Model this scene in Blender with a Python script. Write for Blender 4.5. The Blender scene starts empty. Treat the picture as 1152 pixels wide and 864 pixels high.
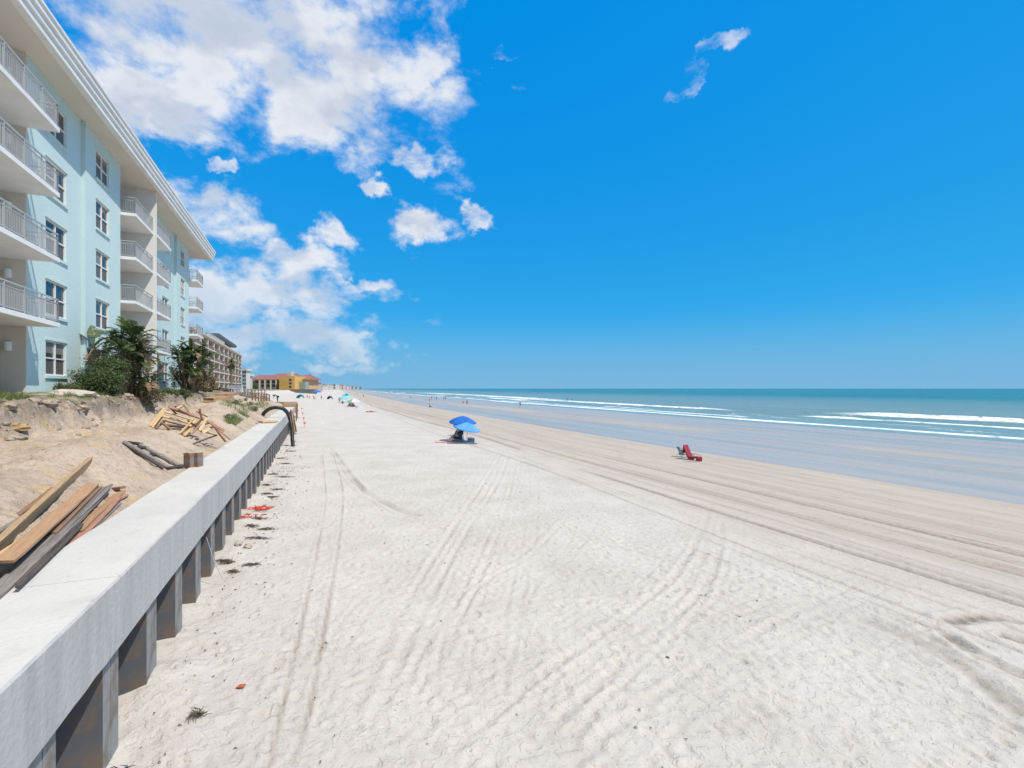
import bpy, bmesh, math, random
import numpy as np
from mathutils import Vector, Matrix, noise as mnoise
random.seed(7); rng = np.random.default_rng(11)
S = bpy.context.scene; C = S.collection
H = 4.5                       # eye height above the sand at the foot of the seawall
F = 550.0; CX = 576.0; HY = 437.0
AW = math.radians(22.07); AB = math.radians(23.49)
R = math.radians
# ------------------------------------------------------------------ helpers
def sm(a, b, x): 
    t = np.clip((x-a)/(b-a), 0, 1); return t*t*(3-2*t)
def wf(u, v, z=0):            # seawall frame (u along, v seaward) -> world
    return Vector((v*math.cos(AW)-u*math.sin(AW), v*math.sin(AW)+u*math.cos(AW), z))
def inv(X, Y): return (-X*math.sin(AW)+Y*math.cos(AW), X*math.cos(AW)+Y*math.sin(AW))
def at(x, y, Z): return Vector(((x-CX)/F*Z, Z, H-(y-HY)/F*Z))

def _h(ix, iy, s):
    n = (ix*374761393 + iy*668265263 + s*974711) & 0xffffffff
    n = ((n ^ (n >> 13))*1274126177) & 0xffffffff
    return ((n ^ (n >> 16)) & 0xffff)/65535.0
def vn(x, y, s=0):
    x = np.asarray(x, float); y = np.asarray(y, float)
    ix = np.floor(x).astype(np.int64); iy = np.floor(y).astype(np.int64)
    fx = x-ix; fy = y-iy; fx = fx*fx*fx*(fx*(fx*6-15)+10); fy = fy*fy*fy*(fy*(fy*6-15)+10)
    a = _h(ix, iy, s); b = _h(ix+1, iy, s); c = _h(ix, iy+1, s); d = _h(ix+1, iy+1, s)
    return (a+(b-a)*fx)*(1-fy)+(c+(d-c)*fx)*fy
def fbm(x, y, o=4, s=0):
    r = 0; a = .5; t = 0
    for k in range(o):
        r = r+a*vn(x*2**k+17.3*k, y*2**k+9.1*k, s+k); t += a; a *= .5
    return r/t

class MB:
    def __init__(s): s.v = []; s.f = []; s.m = []
    def add(s, vs, fs, mi=0):
        o = len(s.v); s.v += [tuple(p) for p in vs]
        for f in fs: s.f.append([i+o for i in f]); s.m.append(mi)
        return s
    def box(s, x0, x1, y0, y1, z0, z1, mi=0, M=None):
        vs = [Vector(p) for p in ((x0,y0,z0),(x1,y0,z0),(x1,y1,z0),(x0,y1,z0),(x0,y0,z1),(x1,y0,z1),(x1,y1,z1),(x0,y1,z1))]
        if M: vs = [M @ p for p in vs]
        return s.add(vs, [(0,3,2,1),(4,5,6,7),(0,1,5,4),(1,2,6,5),(2,3,7,6),(3,0,4,7)], mi)
    def beam(s, a, b, w, t, roll=0, mi=0):          # box between points
        a = Vector(a); b = Vector(b); d = (b-a); L = d.length; q = d.to_track_quat('Y', 'Z').to_matrix().to_4x4()
        M = Matrix.Translation(a) @ q @ Matrix.Rotation(roll, 4, 'Y')
        return s.box(-w/2, w/2, 0, L, -t/2, t/2, mi, M)
    def tube(s, pts, rs, n=8, mi=0, cap=True):
        pts = [Vector(p) for p in pts]
        if not hasattr(rs, '__len__'): rs = [rs]*len(pts)
        o = len(s.v); up = Vector((0,0,1))
        for i, p in enumerate(pts):
            d = (pts[min(i+1, len(pts)-1)]-pts[max(i-1, 0)])
            if d.length < 1e-9: d = Vector((0,0,1))
            d.normalize()
            r = d.cross(up)
            if r.length < .05: r = d.cross(Vector((0,1,0)))
            r.normalize(); t = r.cross(d)
            for k in range(n):
                a = 2*math.pi*k/n; s.v.append(tuple(p+(r*math.cos(a)+t*math.sin(a))*rs[i]))
        for i in range(len(pts)-1):
            for k in range(n):
                k2 = (k+1) % n; s.f.append([o+i*n+k, o+i*n+k2, o+(i+1)*n+k2, o+(i+1)*n+k]); s.m.append(mi)
        if cap:
            s.f.append([o+k for k in range(n)]); s.m.append(mi)
            s.f.append([o+(len(pts)-1)*n+k for k in reversed(range(n))]); s.m.append(mi)
        return s
    def build(s, name, mats, parent=None, bevel=0, smooth=False):
        me = bpy.data.meshes.new(name); me.from_pydata(s.v, [], s.f)
        if not isinstance(mats, (list, tuple)): mats = [mats]
        for m in mats: me.materials.append(m)
        if len(mats) > 1: me.polygons.foreach_set('material_index', s.m)
        if smooth: me.polygons.foreach_set('use_smooth', [True]*len(me.polygons))
        me.validate(); me.update()
        o = bpy.data.objects.new(name, me); C.objects.link(o)
        if parent: o.parent = parent
        if bevel:
            b = o.modifiers.new('b', 'BEVEL'); b.width = bevel; b.segments = 2; b.limit_method = 'ANGLE'
        return o
def tag(o, label=None, cat=None, group=None, kind=None):
    if label: o['label'] = label
    if cat: o['category'] = cat
    if group: o['group'] = group
    if kind: o['kind'] = kind
    return o
def thing(name, loc, label, cat, group=None, rz=0):
    o = bpy.data.objects.new(name, None); C.objects.link(o); o.location = loc; o.rotation_euler = (0, 0, rz)
    o.empty_display_size = .3
    return tag(o, label, cat, group)
def copy_tree(o, parent=None):
    c = o.copy(); C.objects.link(c); c.parent = parent
    for ch in list(o.children): copy_tree(ch, c)
    return c

# ------------------------------------------------------------------ materials
MATS = {}
def mat(name, col=(.5,.5,.5), rough=.7, metal=0, spec=.5, noise=None, bump=None, col2=None, obj=True, trans=0):
    """noise=(scale, detail, lo, hi) mixes col->col2 ; bump=(scale, strength, distance)"""
    if name in MATS: return MATS[name]
    m = bpy.data.materials.new(name); m.use_nodes = True; nt = m.node_tree; N = nt.nodes; L = nt.links
    p = N['Principled BSDF']; p.inputs['Base Color'].default_value = (*col, 1)
    p.inputs['Roughness'].default_value = rough; p.inputs['Metallic'].default_value = metal
    p.inputs['Specular IOR Level'].default_value = spec
    tc = N.new('ShaderNodeTexCoord'); src = tc.outputs['Object']
    if noise:
        n = N.new('ShaderNodeTexNoise'); n.inputs['Scale'].default_value = noise[0]; n.inputs['Detail'].default_value = noise[1]
        L.new(src, n.inputs['Vector'])
        r = N.new('ShaderNodeMapRange'); r.inputs[1].default_value = noise[2]; r.inputs[2].default_value = noise[3]
        L.new(n.outputs['Fac'], r.inputs[0])
        mx = N.new('ShaderNodeMix'); mx.data_type = 'RGBA'
        L.new(r.outputs[0], mx.inputs['Factor']); mx.inputs['A'].default_value = (*col, 1); mx.inputs['B'].default_value = (*(col2 or col), 1)
        L.new(mx.outputs['Result'], p.inputs['Base Color'])
    if bump:
        n = N.new('ShaderNodeTexNoise'); n.inputs['Scale'].default_value = bump[0]; n.inputs['Detail'].default_value = 6
        L.new(src, n.inputs['Vector']); b = N.new('ShaderNodeBump'); b.inputs['Strength'].default_value = bump[1]; b.inputs['Distance'].default_value = bump[2]
        L.new(n.outputs['Fac'], b.inputs['Height']); L.new(b.outputs['Normal'], p.inputs['Normal'])
    if trans:
        t = N.new('ShaderNodeBsdfTranslucent'); t.inputs['Color'].default_value = (*[min(1, c*1.5) for c in col], 1)
        ms = N.new('ShaderNodeMixShader'); ms.inputs[0].default_value = trans
        L.new(p.outputs[0], ms.inputs[1]); L.new(t.outputs[0], ms.inputs[2]); L.new(ms.outputs[0], N['Material Output'].inputs[0])
    MATS[name] = m; return m
def wood(name, c1, c2, rough=.8):
    if name in MATS: return MATS[name]
    m = bpy.data.materials.new(name); m.use_nodes = True; nt = m.node_tree; N = nt.nodes; L = nt.links; p = N['Principled BSDF']
    tc = N.new('ShaderNodeTexCoord'); mp = N.new('ShaderNodeMapping'); mp.inputs['Scale'].default_value = (26, 1.6, 26)
    L.new(tc.outputs['Object'], mp.inputs[0]); n = N.new('ShaderNodeTexNoise'); n.inputs['Scale'].default_value = 1.6; n.inputs['Detail'].default_value = 8
    n.inputs['Distortion'].default_value = .6
    L.new(mp.outputs[0], n.inputs['Vector']); mx = N.new('ShaderNodeMix'); mx.data_type = 'RGBA'
    r = N.new('ShaderNodeMapRange'); r.inputs[1].default_value = .35; r.inputs[2].default_value = .68; L.new(n.outputs['Fac'], r.inputs[0])
    L.new(r.outputs[0], mx.inputs['Factor']); mx.inputs['A'].default_value = (*c1, 1); mx.inputs['B'].default_value = (*c2, 1)
    L.new(mx.outputs['Result'], p.inputs['Base Color']); p.inputs['Roughness'].default_value = rough
    b = N.new('ShaderNodeBump'); b.inputs['Strength'].default_value = .5; b.inputs['Distance'].default_value = .01
    L.new(n.outputs['Fac'], b.inputs['Height']); L.new(b.outputs['Normal'], p.inputs['Normal'])
    MATS[name] = m; return m

aqua = mat('aqua_stucco', (.535,.665,.655), .9, spec=.2, noise=(.35, 5, .35, .7), col2=(.495,.625,.62), bump=(9, .55, .02))
cream = mat('cream_stucco', (.69,.63,.55), .9, spec=.2, noise=(.5, 4, .3, .7), col2=(.65,.59,.51), bump=(14, .3, .01))
white = mat('white_paint', (.78,.77,.74), .6, spec=.3, noise=(1.2, 5, .4, .75), col2=(.70,.69,.66), bump=(20, .15, .005))
rail_m = mat('rail_paint', (.40,.41,.42), .45, spec=.4)
glass = mat('dark_glass', (.035,.042,.045), .06, spec=.6, noise=(.8, 2, .45, .6), col2=(.015,.018,.02))
screen = mat('window_screen', (.10,.095,.09), .5)
door_m = mat('door_paint', (.50,.47,.42), .6)
metal = mat('bare_metal', (.4,.4,.4), .35, 1)
# ------------------------------------------------------------------ terrain
def shift(u): return np.where(u > 140, .043*(u-140), 0.)
ROCK = 0
def base_z(u, v):
    """world height of ground, rough form (no fine relief)"""
    u = np.asarray(u, float); v = np.asarray(v, float)
    vv = v-shift(u)
    bz = np.interp(vv, [-60, -3, 14, 31, 77, 110, 300, 3000], [.35, .0, -.35, -1.0, -1.56, -2.3, -5, -12])
    w = -v
    edge = 8.55+.3*(fbm(u*.35, u*0+3, 3, 5)-.5)*2+.12*(vn(u*1.7, u*0, 8)-.5)
    we = w-(edge-8.5)
    pin = np.interp(w, [2.9, 3.37, 4.2, 4.9, 5.6, 6.3, 7.6, 8.2], [2.10, 2.12, 2.55, 2.92, 2.95, 2.82, 2.9, 3.02])
    bern = fbm(u*.3+5, w*.3, 3, 2)-.5
    pin = pin+bern*.26*sm(3.5, 4.6, w)
    pin = pin+ .75*np.exp(-((u-38)/6.)**2-((w-6.3)/1.6)**2) + .25*np.exp(-((u-15.5)/2.5)**2-((w-5.2)/.9)**2)
    top = np.interp(we, [8.2, 8.5, 8.75, 9.1, 10.2, 12, 40, 3000], [0, .35, .95, 1.12, 1.30, 1.36, 1.45, 1.6])
    top = top*sm(0, 1, (we-8.0)*2)
    inl = np.where(we > 8.2, 3.0+top*.98, pin)
    inl = np.where(we > 8.2, np.maximum(inl, pin*0+2.95), inl)
    # behind the end of the wall: open dune slope, then wide beach
    dune = np.interp(w, [-1, 1.5, 3.5, 5, 9, 11, 60, 3000], [.05, .2, 1.7, 2.3, 3.0, 3.6, 4.1, 4.4])+(fbm(u*.25, w*.25, 3, 30)-.5)*.8*sm(3, 6, w)
    wb = -(v-shift(u))
    far = np.interp(wb, [-3, 4, 21, 24, 26, 60, 3000], [.0, .5, 1.5, 2.6, 3.7, 4.2, 4.4])
    t1 = sm(62, 69, u); t2 = sm(84, 98, u)
    side = np.where(v < -2.93, inl, bz)
    z = side*(1-t1)+np.where(v < 1, dune, bz)*t1
    z = z*(1-t2)+np.where(vv < 3, far, bz)*t2
    return z
def gz(u, v): return float(base_z(np.array([u]), np.array([v]))[0])
def gw(X, Y):
    u, v = inv(X, Y); return gz(u, v)
def gpx(x, y, lift=0):         # world point where a sight line meets the ground
    Z = 1.0; step = .05
    while Z < 3000:
        p = at(x, y, Z)
        if p.z <= gw(p.x, p.y)+lift: break
        Z += step*max(1, Z*.05)
    a = Z-step*max(1, Z*.05); b = Z
    for _ in range(12):
        m = (a+b)/2; p = at(x, y, m)
        if p.z <= gw(p.x, p.y)+lift: b = m
        else: a = m
    return at(x, y, b)

us = [-20+.8*i for i in range(30)]
while us[-1] < 45: us.append(us[-1]+max(.05, .005*us[-1]))
while us[-1] < 120: us.append(us[-1]*1.009)
while us[-1] < 22000: us.append(us[-1]*1.02)
vs = [-6000, -3000, -1500, -800, -450, -250, -160, -110, -80, -60, -50, -42]
while vs[-1] < -12: vs.append(vs[-1]+max(.4, -vs[-1]*.03))
while vs[-1] < -3.4: vs.append(vs[-1]+.07)
vs += [-3.25, -3.15, -3.05, -2.95, -2.88, -2.8, -2.7]
while vs[-1] < 7: vs.append(vs[-1]+.05)
while vs[-1] < 21: vs.append(vs[-1]+.0055*vs[-1])
while vs[-1] < 34: vs.append(vs[-1]+.0085*vs[-1])
while vs[-1] < 90: vs.append(vs[-1]+.02*vs[-1])
while vs[-1] < 3000: vs.append(vs[-1]*1.12)
us = np.array(us); vs = np.array(vs); nu, nv = len(us), len(vs)
U, V = np.meshgrid(us, vs, indexing='ij')
Zg = base_z(U, V)
near = sm(120, 30, U)
VV = V-shift(U)
beach = (V > -2.93) | (U > 66)
drymask = sm(18.5, 11.0, VV+3.5*(fbm(U*.12, V*.25, 4, 40)-.5)) * beach
tan = beach*(1-drymask)
wet = sm(30.2, 31.2, VV+1.1*(fbm(U*.05, V*.2, 3, 41)-.5)) * beach
bar = np.exp(-((VV-46-9*(fbm(U*.015, U*0, 2, 42)-.5))/4.6)**2)*sm(.35, .72, fbm(U*.03, V*.12, 3, 44))
wetf = wet*(1-.5*bar)
dark = np.zeros_like(Zg)
# dry sand: trampled relief
lump = (fbm(U*1.3, V*1.3, 3, 50)-.5)*.026+(fbm(U*6, V*6, 2, 51)-.5)*.012
Zg += lump*drymask*near*(V > -2.93)
Zg += (fbm(U*.5, V*.5, 3, 52)-.5)*.04*drymask
Zg += sm(-1.4, -2.2, V)*(V > -2.93)*(U < 66)*(fbm(U*.9, V*.6, 3, 57)-.42)*.38
# excavation relief
exc = (V < -3.3) & (U < 66)
rough = sm(.3, .7, fbm(U*.4, V*.4, 2, 60))
Zg += exc*((fbm(U*1.2, V*1.2, 4, 61)-.5)*.16+(fbm(U*4.0, V*4.0, 4, 62)-.5)*.19*(.35+rough))*sm(-3.3, -3.9, V)
ew = -V
scarp = exc*np.exp(-((ew-8.7)/.55)**2)
Zg += scarp*((fbm(U*1.6, V*1.6, 4, 63)-.5)*.3+(fbm(U*5, V*5, 3, 64)-.5)*.35)
dark = np.maximum(dark, exc*np.exp(-((ew-8.75)/.4)**2)*sm(.36, .55, fbm(U*1.1, V*2.6, 4, 66))*.9)
dark = np.maximum(dark, exc*sm(.60, .72, fbm(U*1.8, V*1.8, 5, 67))*.35)
Zg += exc*(fbm(U*6.5, V*6.5, 2, 65)-.5)*.085*sm(-3.3, -3.9, V)
for c in (6.5, 7.5):
    Zg -= exc*.05*np.exp(-((ew-c-.15*np.sin(U*.3))/.13)**2)*(.6+.4*np.sin(U*14))
# ruts on the tan firm sand, running along the shore
def rut(c, wd, dep, dk, tread=0, fade=None):
    global Zg, dark
    u1 = us[:, None]; cc = c+.5*(fbm(u1*.03+c, u1*0+c, 3, 70)-.5)*2+.15*np.sin(u1*.11+c*3)
    d = (VV-cc)
    g = np.exp(-(d/wd)**2)
    m = sm(.28, .5, fbm(u1*.05+c*7, u1*0, 2, 71)) if fade is None else fade
    prof = -dep*g+dep*.8*np.exp(-((np.abs(d)-wd*1.9)/(wd*.7))**2)
    if tread: prof = prof+dep*.9*g*np.sin((U+np.abs(d)*1.5)*2*math.pi/.42)*sm(60, 25, U)
    Zg += prof*m*sm(250, 60, U)
    dark = np.maximum(dark, g*dk*m)
for c, wd, dep, dk, tr in [(12.1,.07,.022,.5,1),(12.6,.06,.02,.4,1),(13.4,.06,.02,.35,1),(14.9,.13,.04,.95,1),(15.4,.2,.035,.85,1),(16.1,.07,.02,.5,0),(16.6,.12,.02,.4,1),
        (17.3,.13,.03,.8,1),(17.9,.2,.02,.5,1),(18.7,.07,.02,.4,1),(19.8,.16,.035,.9,1),(20.3,.10,.025,.6,1),(21.4,.08,.02,.4,1),(22.3,.5,.01,.22,0),(23.6,.12,.012,.25,1),(25.5,.3,.01,.2,0),(27.0,.1,.01,.2,0),(28.6,.6,.005,.15,0)]:
    rut(c, wd, dep, dk, tr)
# wheel tracks wandering over the dry sand (photo pixels on the ground -> polyline)
def gp(x, y):
    Z = F*(H+.12)/(y-HY); return inv((x-CX)/F*Z, Z)
def poly(pts, wd, dep, dk=.25, tread=.5, sub=8):
    global Zg, dark
    P = [gp(*p) for p in pts]
    # Catmull-Rom refine
    Q = []
    for i in range(len(P)-1):
        p0 = P[max(i-1, 0)]; p1 = P[i]; p2 = P[i+1]; p3 = P[min(i+2, len(P)-1)]
        for k in range(sub):
            t = k/sub
            Q.append(tuple(.5*((2*p1[j])+(-p0[j]+p2[j])*t+(2*p0[j]-5*p1[j]+4*p2[j]-p3[j])*t*t+(-p0[j]+3*p1[j]-3*p2[j]+p3[j])*t**3) for j in (0, 1)))
    Q.append(P[-1]); best = np.full(Zg.shape, 9.); al = np.zeros(Zg.shape); acc = 0
    for a, b in zip(Q[:-1], Q[1:]):
        lo = (min(a[0], b[0])-1.2, max(a[0], b[0])+1.2); lv = (min(a[1], b[1])-1.2, max(a[1], b[1])+1.2)
        i0, i1 = np.searchsorted(us, lo); j0, j1 = np.searchsorted(vs, lv)
        if i1 <= i0 or j1 <= j0: continue
        uu = U[i0:i1, j0:j1]; v2 = V[i0:i1, j0:j1]; dx = b[0]-a[0]; dy = b[1]-a[1]; L2 = dx*dx+dy*dy+1e-9
        t = np.clip(((uu-a[0])*dx+(v2-a[1])*dy)/L2, 0, 1)
        d = np.hypot(uu-a[0]-t*dx, v2-a[1]-t*dy); s = best[i0:i1, j0:j1]; m = d < s
        s[m] = d[m]; al[i0:i1, j0:j1][m] = (acc+t*math.sqrt(L2))[m]; acc += math.sqrt(L2)
    qa = np.array(Q); i0, i1 = np.searchsorted(us, (qa[:,0].min()-1.2, qa[:,0].max()+1.2)); j0, j1 = np.searchsorted(vs, (qa[:,1].min()-1.2, qa[:,1].max()+1.2))
    w = np.s_[i0:i1, j0:j1]; Uw = U[w]; Vw = V[w]; bw = best[w]
    wv = wd*(.8+.4*fbm(Uw*.7, Vw*.7, 2, 75)); g = np.exp(-(bw/wv)**2)
    m = .45+.55*sm(.35, .6, fbm(Uw*.5, Vw*.5, 2, 76))
    Zg[w] += (-dep*g*(1-tread*.6*np.sin(al[w]*2*math.pi/.3))+dep*.9*np.exp(-((bw-wv*1.9)/(wv*.6))**2))*m
    dark[w] = np.maximum(dark[w], g*dk*m)
DS = 1.5
T = [([(328,864),(345,811),(366,700),(382,600),(384,545),(372,505)], .045, .035, .5, .3), ([(300,864),(326,760),(352,640),(366,560),(362,512)], .045, .03, .4, .3),
     ([(430,800),(470,700),(530,590),(560,540),(572,510)], .10, .025, .1, .8), ([(400,800),(450,690),(512,590),(548,535),(565,505)], .10, .025, .1, .8),
     ([(490,760),(530,670),(566,580),(580,520)], .07, .02, .1, .8), ([(470,780),(540,660),(600,620),(640,575)], .07, .02, .08, .8),
     ([(520,840),(600,765),(690,700),(760,640),(790,590),(800,560)], .10, .024, .1, .8), ([(590,850),(680,760),(760,690),(800,640),(812,580)], .10, .02, .1, .8),
     ([(640,864),(740,780),(860,700),(960,650)], .09, .016, .06, .8),
     ([(380,520),(400,545),(440,570),(470,580)], .18, .03, .3, .8), ([(372,505),(392,530),(410,556)], .14, .03, .35, .8),
     ([(980,690),(1040,715),(1090,745),(1130,778),(1190,815)], .26, .045, .75, 1), ([(1000,680),(1060,702),(1120,735),(1190,770)], .10, .03, .3, 1),
     ([(1070,688),(1110,683),(1150,688),(1200,700)], .22, .04, .8, 1), ([(1066,705),(1090,722),(1130,742),(1200,770)], .16, .04, .8, 1), ([(1130,705),(1160,712),(1220,730)], .14, .04, .8, 1),
     ([(900,640),(960,668),(1010,690),(1060,715)], .09, .02, .25, 1), ([(790,600),(860,625),(940,655),(1010,680),(1080,705)], .08, .02, .35, 1), ([(780,612),(850,640),(930,672)], .08, .02, .3, 1)]
for t in T: poly(t[0], t[1]*.8, t[2]*1.1, min(1, t[3]*1.3), t[4])
rr4 = random.Random(21)
for i in range(26):      # fainter, older wheel marks following the same routes
    t = T[2+i % 7]; ox = rr4.gauss(0, 55); oy = rr4.gauss(0, 12); poly([(x+ox*(y-437)/300+rr4.gauss(0, 4), y+oy*.3) for x, y in t[0]], .035+.02*rr4.random(), .012, .12, .7, 5)
for i in range(10):
    y0 = rr4.uniform(520, 700); poly([(420+rr4.uniform(-60, 60), y0-60+rr4.uniform(-20, 20)), (640, y0-10), (860, y0+50), (1120, y0+130+rr4.uniform(-30, 30))], .04, .012, .15, .8, 5)
# footprints
nf = 5200
fu = 3.5+rng.random(nf)**1.5*38; fv = -2.2+rng.random(nf)*16.5
trail = 60
for k in range(trail):       # walking lines
    a = rng.random()*math.pi*2 if k % 3 else math.pi/2+rng.normal()*.2; u0 = 4+rng.random()*25; v0 = -2+rng.random()*14
    n = 22; st = np.arange(n)*.36
    fu = np.append(fu, u0+np.sin(a)*st+np.cos(a)*.1*(-1)**np.arange(n)); fv = np.append(fv, v0+np.cos(a)*st-np.sin(a)*.1*(-1)**np.arange(n))
for a, b in zip(fu, fv):
    if b < -2.3: continue
    th = rng.normal()*.8; dl = .10+.05*rng.random(); dw = .05+.025*rng.random(); dp = .008+.02*rng.random()**2
    if b > 11.5: dp *= .35
    i0, i1 = np.searchsorted(us, (a-.42, a+.42)); j0, j1 = np.searchsorted(vs, (b-.42, b+.42))
    if i1 <= i0 or j1 <= j0: continue
    x = U[i0:i1, j0:j1]-a; y = V[i0:i1, j0:j1]-b
    e = ((x*math.cos(th)+y*math.sin(th))/dl)**2+((-x*math.sin(th)+y*math.cos(th))/dw)**2
    Zg[i0:i1, j0:j1] += -dp*np.exp(-e)+dp*.5*np.exp(-((np.sqrt(e)-1.7)/.5)**2)
    dark[i0:i1, j0:j1] = np.maximum(dark[i0:i1, j0:j1], .10*np.exp(-e))  # dents tinted darker too, painting in their small shadows

import bisect
_ul = us.tolist(); _vl = vs.tolist()
def gz(u, v):
    i = min(max(bisect.bisect(_ul, u)-1, 0), nu-2); j = min(max(bisect.bisect(_vl, v)-1, 0), nv-2)
    a = (u-_ul[i])/(_ul[i+1]-_ul[i]); b_ = (v-_vl[j])/(_vl[j+1]-_vl[j])
    return float((Zg[i, j]*(1-a)+Zg[i+1, j]*a)*(1-b_)+(Zg[i, j+1]*(1-a)+Zg[i+1, j+1]*a)*b_)
def grid_obj(name, us_, vs_, Zz, attrs, m):
    nu_, nv_ = Zz.shape; Ux, Vx = np.meshgrid(us_, vs_, indexing='ij')
    X = Vx*math.cos(AW)-Ux*math.sin(AW); Y = Vx*math.sin(AW)+Ux*math.cos(AW)
    co = np.stack([X, Y, Zz], -1).reshape(-1, 3).astype(np.float32)
    i = np.arange(nu_-1)[:, None]*nv_+np.arange(nv_-1)[None]
    q = np.stack([i, i+nv_, i+nv_+1, i+1], -1).reshape(-1, 4)[:, ::-1].astype(np.int32)
    me = bpy.data.meshes.new(name); me.vertices.add(len(co)); me.vertices.foreach_set('co', co.ravel())
    me.loops.add(q.size); me.loops.foreach_set('vertex_index', np.ascontiguousarray(q).ravel())
    me.polygons.add(len(q)); me.polygons.foreach_set('loop_start', np.arange(0, q.size, 4, dtype=np.int32))
    me.update(calc_edges=True); me.validate()
    me.polygons.foreach_set('use_smooth', [True]*len(me.polygons))
    for k, a in attrs.items():
        at_ = me.attributes.new(k, 'FLOAT', 'POINT'); at_.data.foreach_set('value', a.reshape(-1).astype(np.float32))
    me.materials.append(m); o = bpy.data.objects.new(name, me); C.objects.link(o); return o

def nodes(name):
    m = bpy.data.materials.new(name); m.use_nodes = True; return m, m.node_tree.nodes, m.node_tree.links, m.node_tree.nodes['Principled BSDF']
def mk(N, L):
    def attr(n): a = N.new('ShaderNodeAttribute'); a.attribute_name = n; return a.outputs['Fac']
    def noise(src, sc, det=5, rough=.55, dist=0):
        n = N.new('ShaderNodeTexNoise'); n.inputs['Scale'].default_value = sc; n.inputs['Detail'].default_value = det; n.inputs['Roughness'].default_value = rough
        n.inputs['Distortion'].default_value = dist; L.new(src, n.inputs['Vector']); return n.outputs['Fac']
    def rngm(f, a, b, c=0, d=1):
        r = N.new('ShaderNodeMapRange'); r.interpolation_type = 'SMOOTHSTEP'
        L.new(f, r.inputs[0])
        for k, x in zip((1,2,3,4), (a,b,c,d)): r.inputs[k].default_value = x
        return r.outputs[0]
    def mth(op, a, b=None, c=None):
        r = N.new('ShaderNodeMath'); r.operation = op
        for k, x in enumerate((a, b, c)):
            if x is None: continue
            if isinstance(x, (int, float)): r.inputs[k].default_value = x
            else: L.new(x, r.inputs[k])
        return r.outputs[0]
    def mix(f, a, b):
        r = N.new('ShaderNodeMix'); r.data_type = 'RGBA'
        if isinstance(f, (int, float)): r.inputs['Factor'].default_value = f
        else: L.new(f, r.inputs['Factor'])
        for k, x in (('A', a), ('B', b)):
            if isinstance(x, tuple): r.inputs[k].default_value = (*x, 1)
            else: L.new(x, r.inputs[k])
        return r.outputs['Result']
    return attr, noise, rngm, mth, mix
# --- sand
m, N, L, p = nodes('sand'); attr, noise, rngm, mth, mix = mk(N, L)
pos = N.new('ShaderNodeNewGeometry').outputs['Position']
mp = N.new('ShaderNodeMapping'); mp.vector_type = 'POINT'; mp.inputs['Rotation'].default_value = (0, 0, -AW); L.new(pos, mp.inputs[0]); wpos = mp.outputs[0]
st = N.new('ShaderNodeMapping'); st.inputs['Scale'].default_value = (1.6, .09, 1); L.new(wpos, st.inputs[0])      # stretched along the shore
dry = mix(rngm(noise(pos, .45, 6), .35, .68), (.545,.50,.448), (.49,.448,.398))
dry = mix(mth('MULTIPLY', rngm(noise(pos, 4.2, 6, .7), .55, .66), .30), dry, (.40,.355,.31))
dry = mix(mth('MULTIPLY', rngm(noise(pos, 15, 4, .7), .53, .63), .20), dry, (.37,.335,.295))  # fine dark flecks paint in small footprint shadows, mixed with shell and clods
tanc = mix(rngm(noise(st.outputs[0], .7, 7, .65), .38, .62), (.455,.395,.33), (.415,.355,.292))
tanc = mix(mth('MULTIPLY', rngm(noise(st.outputs[0], 2.2, 4), .54, .64), .3), tanc, (.34,.275,.215))
tanc = mix(mth('MULTIPLY', rngm(noise(st.outputs[0], 6.5, 2, .5, .4), .60, .655), .55), tanc, (.27,.215,.165))
tanc = mix(mth('MULTIPLY', rngm(noise(pos, 9, 4, .7), .54, .64), .28), tanc, (.30,.25,.20))
wetc = mix(rngm(noise(st.outputs[0], .25, 3), .4, .65), (.40,.345,.285), (.34,.30,.25))
excc = mix(rngm(noise(pos, .6, 6), .35, .65), (.51,.40,.30), (.41,.315,.235))
excc = mix(rngm(noise(pos, 1.1, 3), .57, .68), excc, (.50,.36,.20))
excc = mix(mth('MULTIPLY', rngm(noise(pos, 7, 6, .7), .56, .66), .6), excc, (.22,.17,.13))
terc = mix(rngm(noise(pos, 1.4, 6), .4, .6), (.32,.26,.18), (.13,.15,.055))
zs = N.new('ShaderNodeSeparateXYZ'); L.new(pos, zs.inputs[0]); zn = mth('ADD', zs.outputs[2], mth('MULTIPLY', noise(pos, 2.2, 5, .65), .8))
band = mth('MULTIPLY', rngm(zn, 3.95, 4.15), rngm(zn, 4.72, 4.55)); excc = mix(mth('MULTIPLY', mth('MULTIPLY', band, rngm(noise(pos, 5, 5, .7), .38, .55)), .8), excc, (.17,.125,.09))
col = mix(attr('tan'), dry, tanc); col = mix(attr('exc'), col, excc); col = mix(attr('ter'), col, terc); col = mix(attr('wet'), col, wetc)
col = mix(mth('MULTIPLY', attr('dark'), .8), col, (.20,.165,.13))
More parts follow.
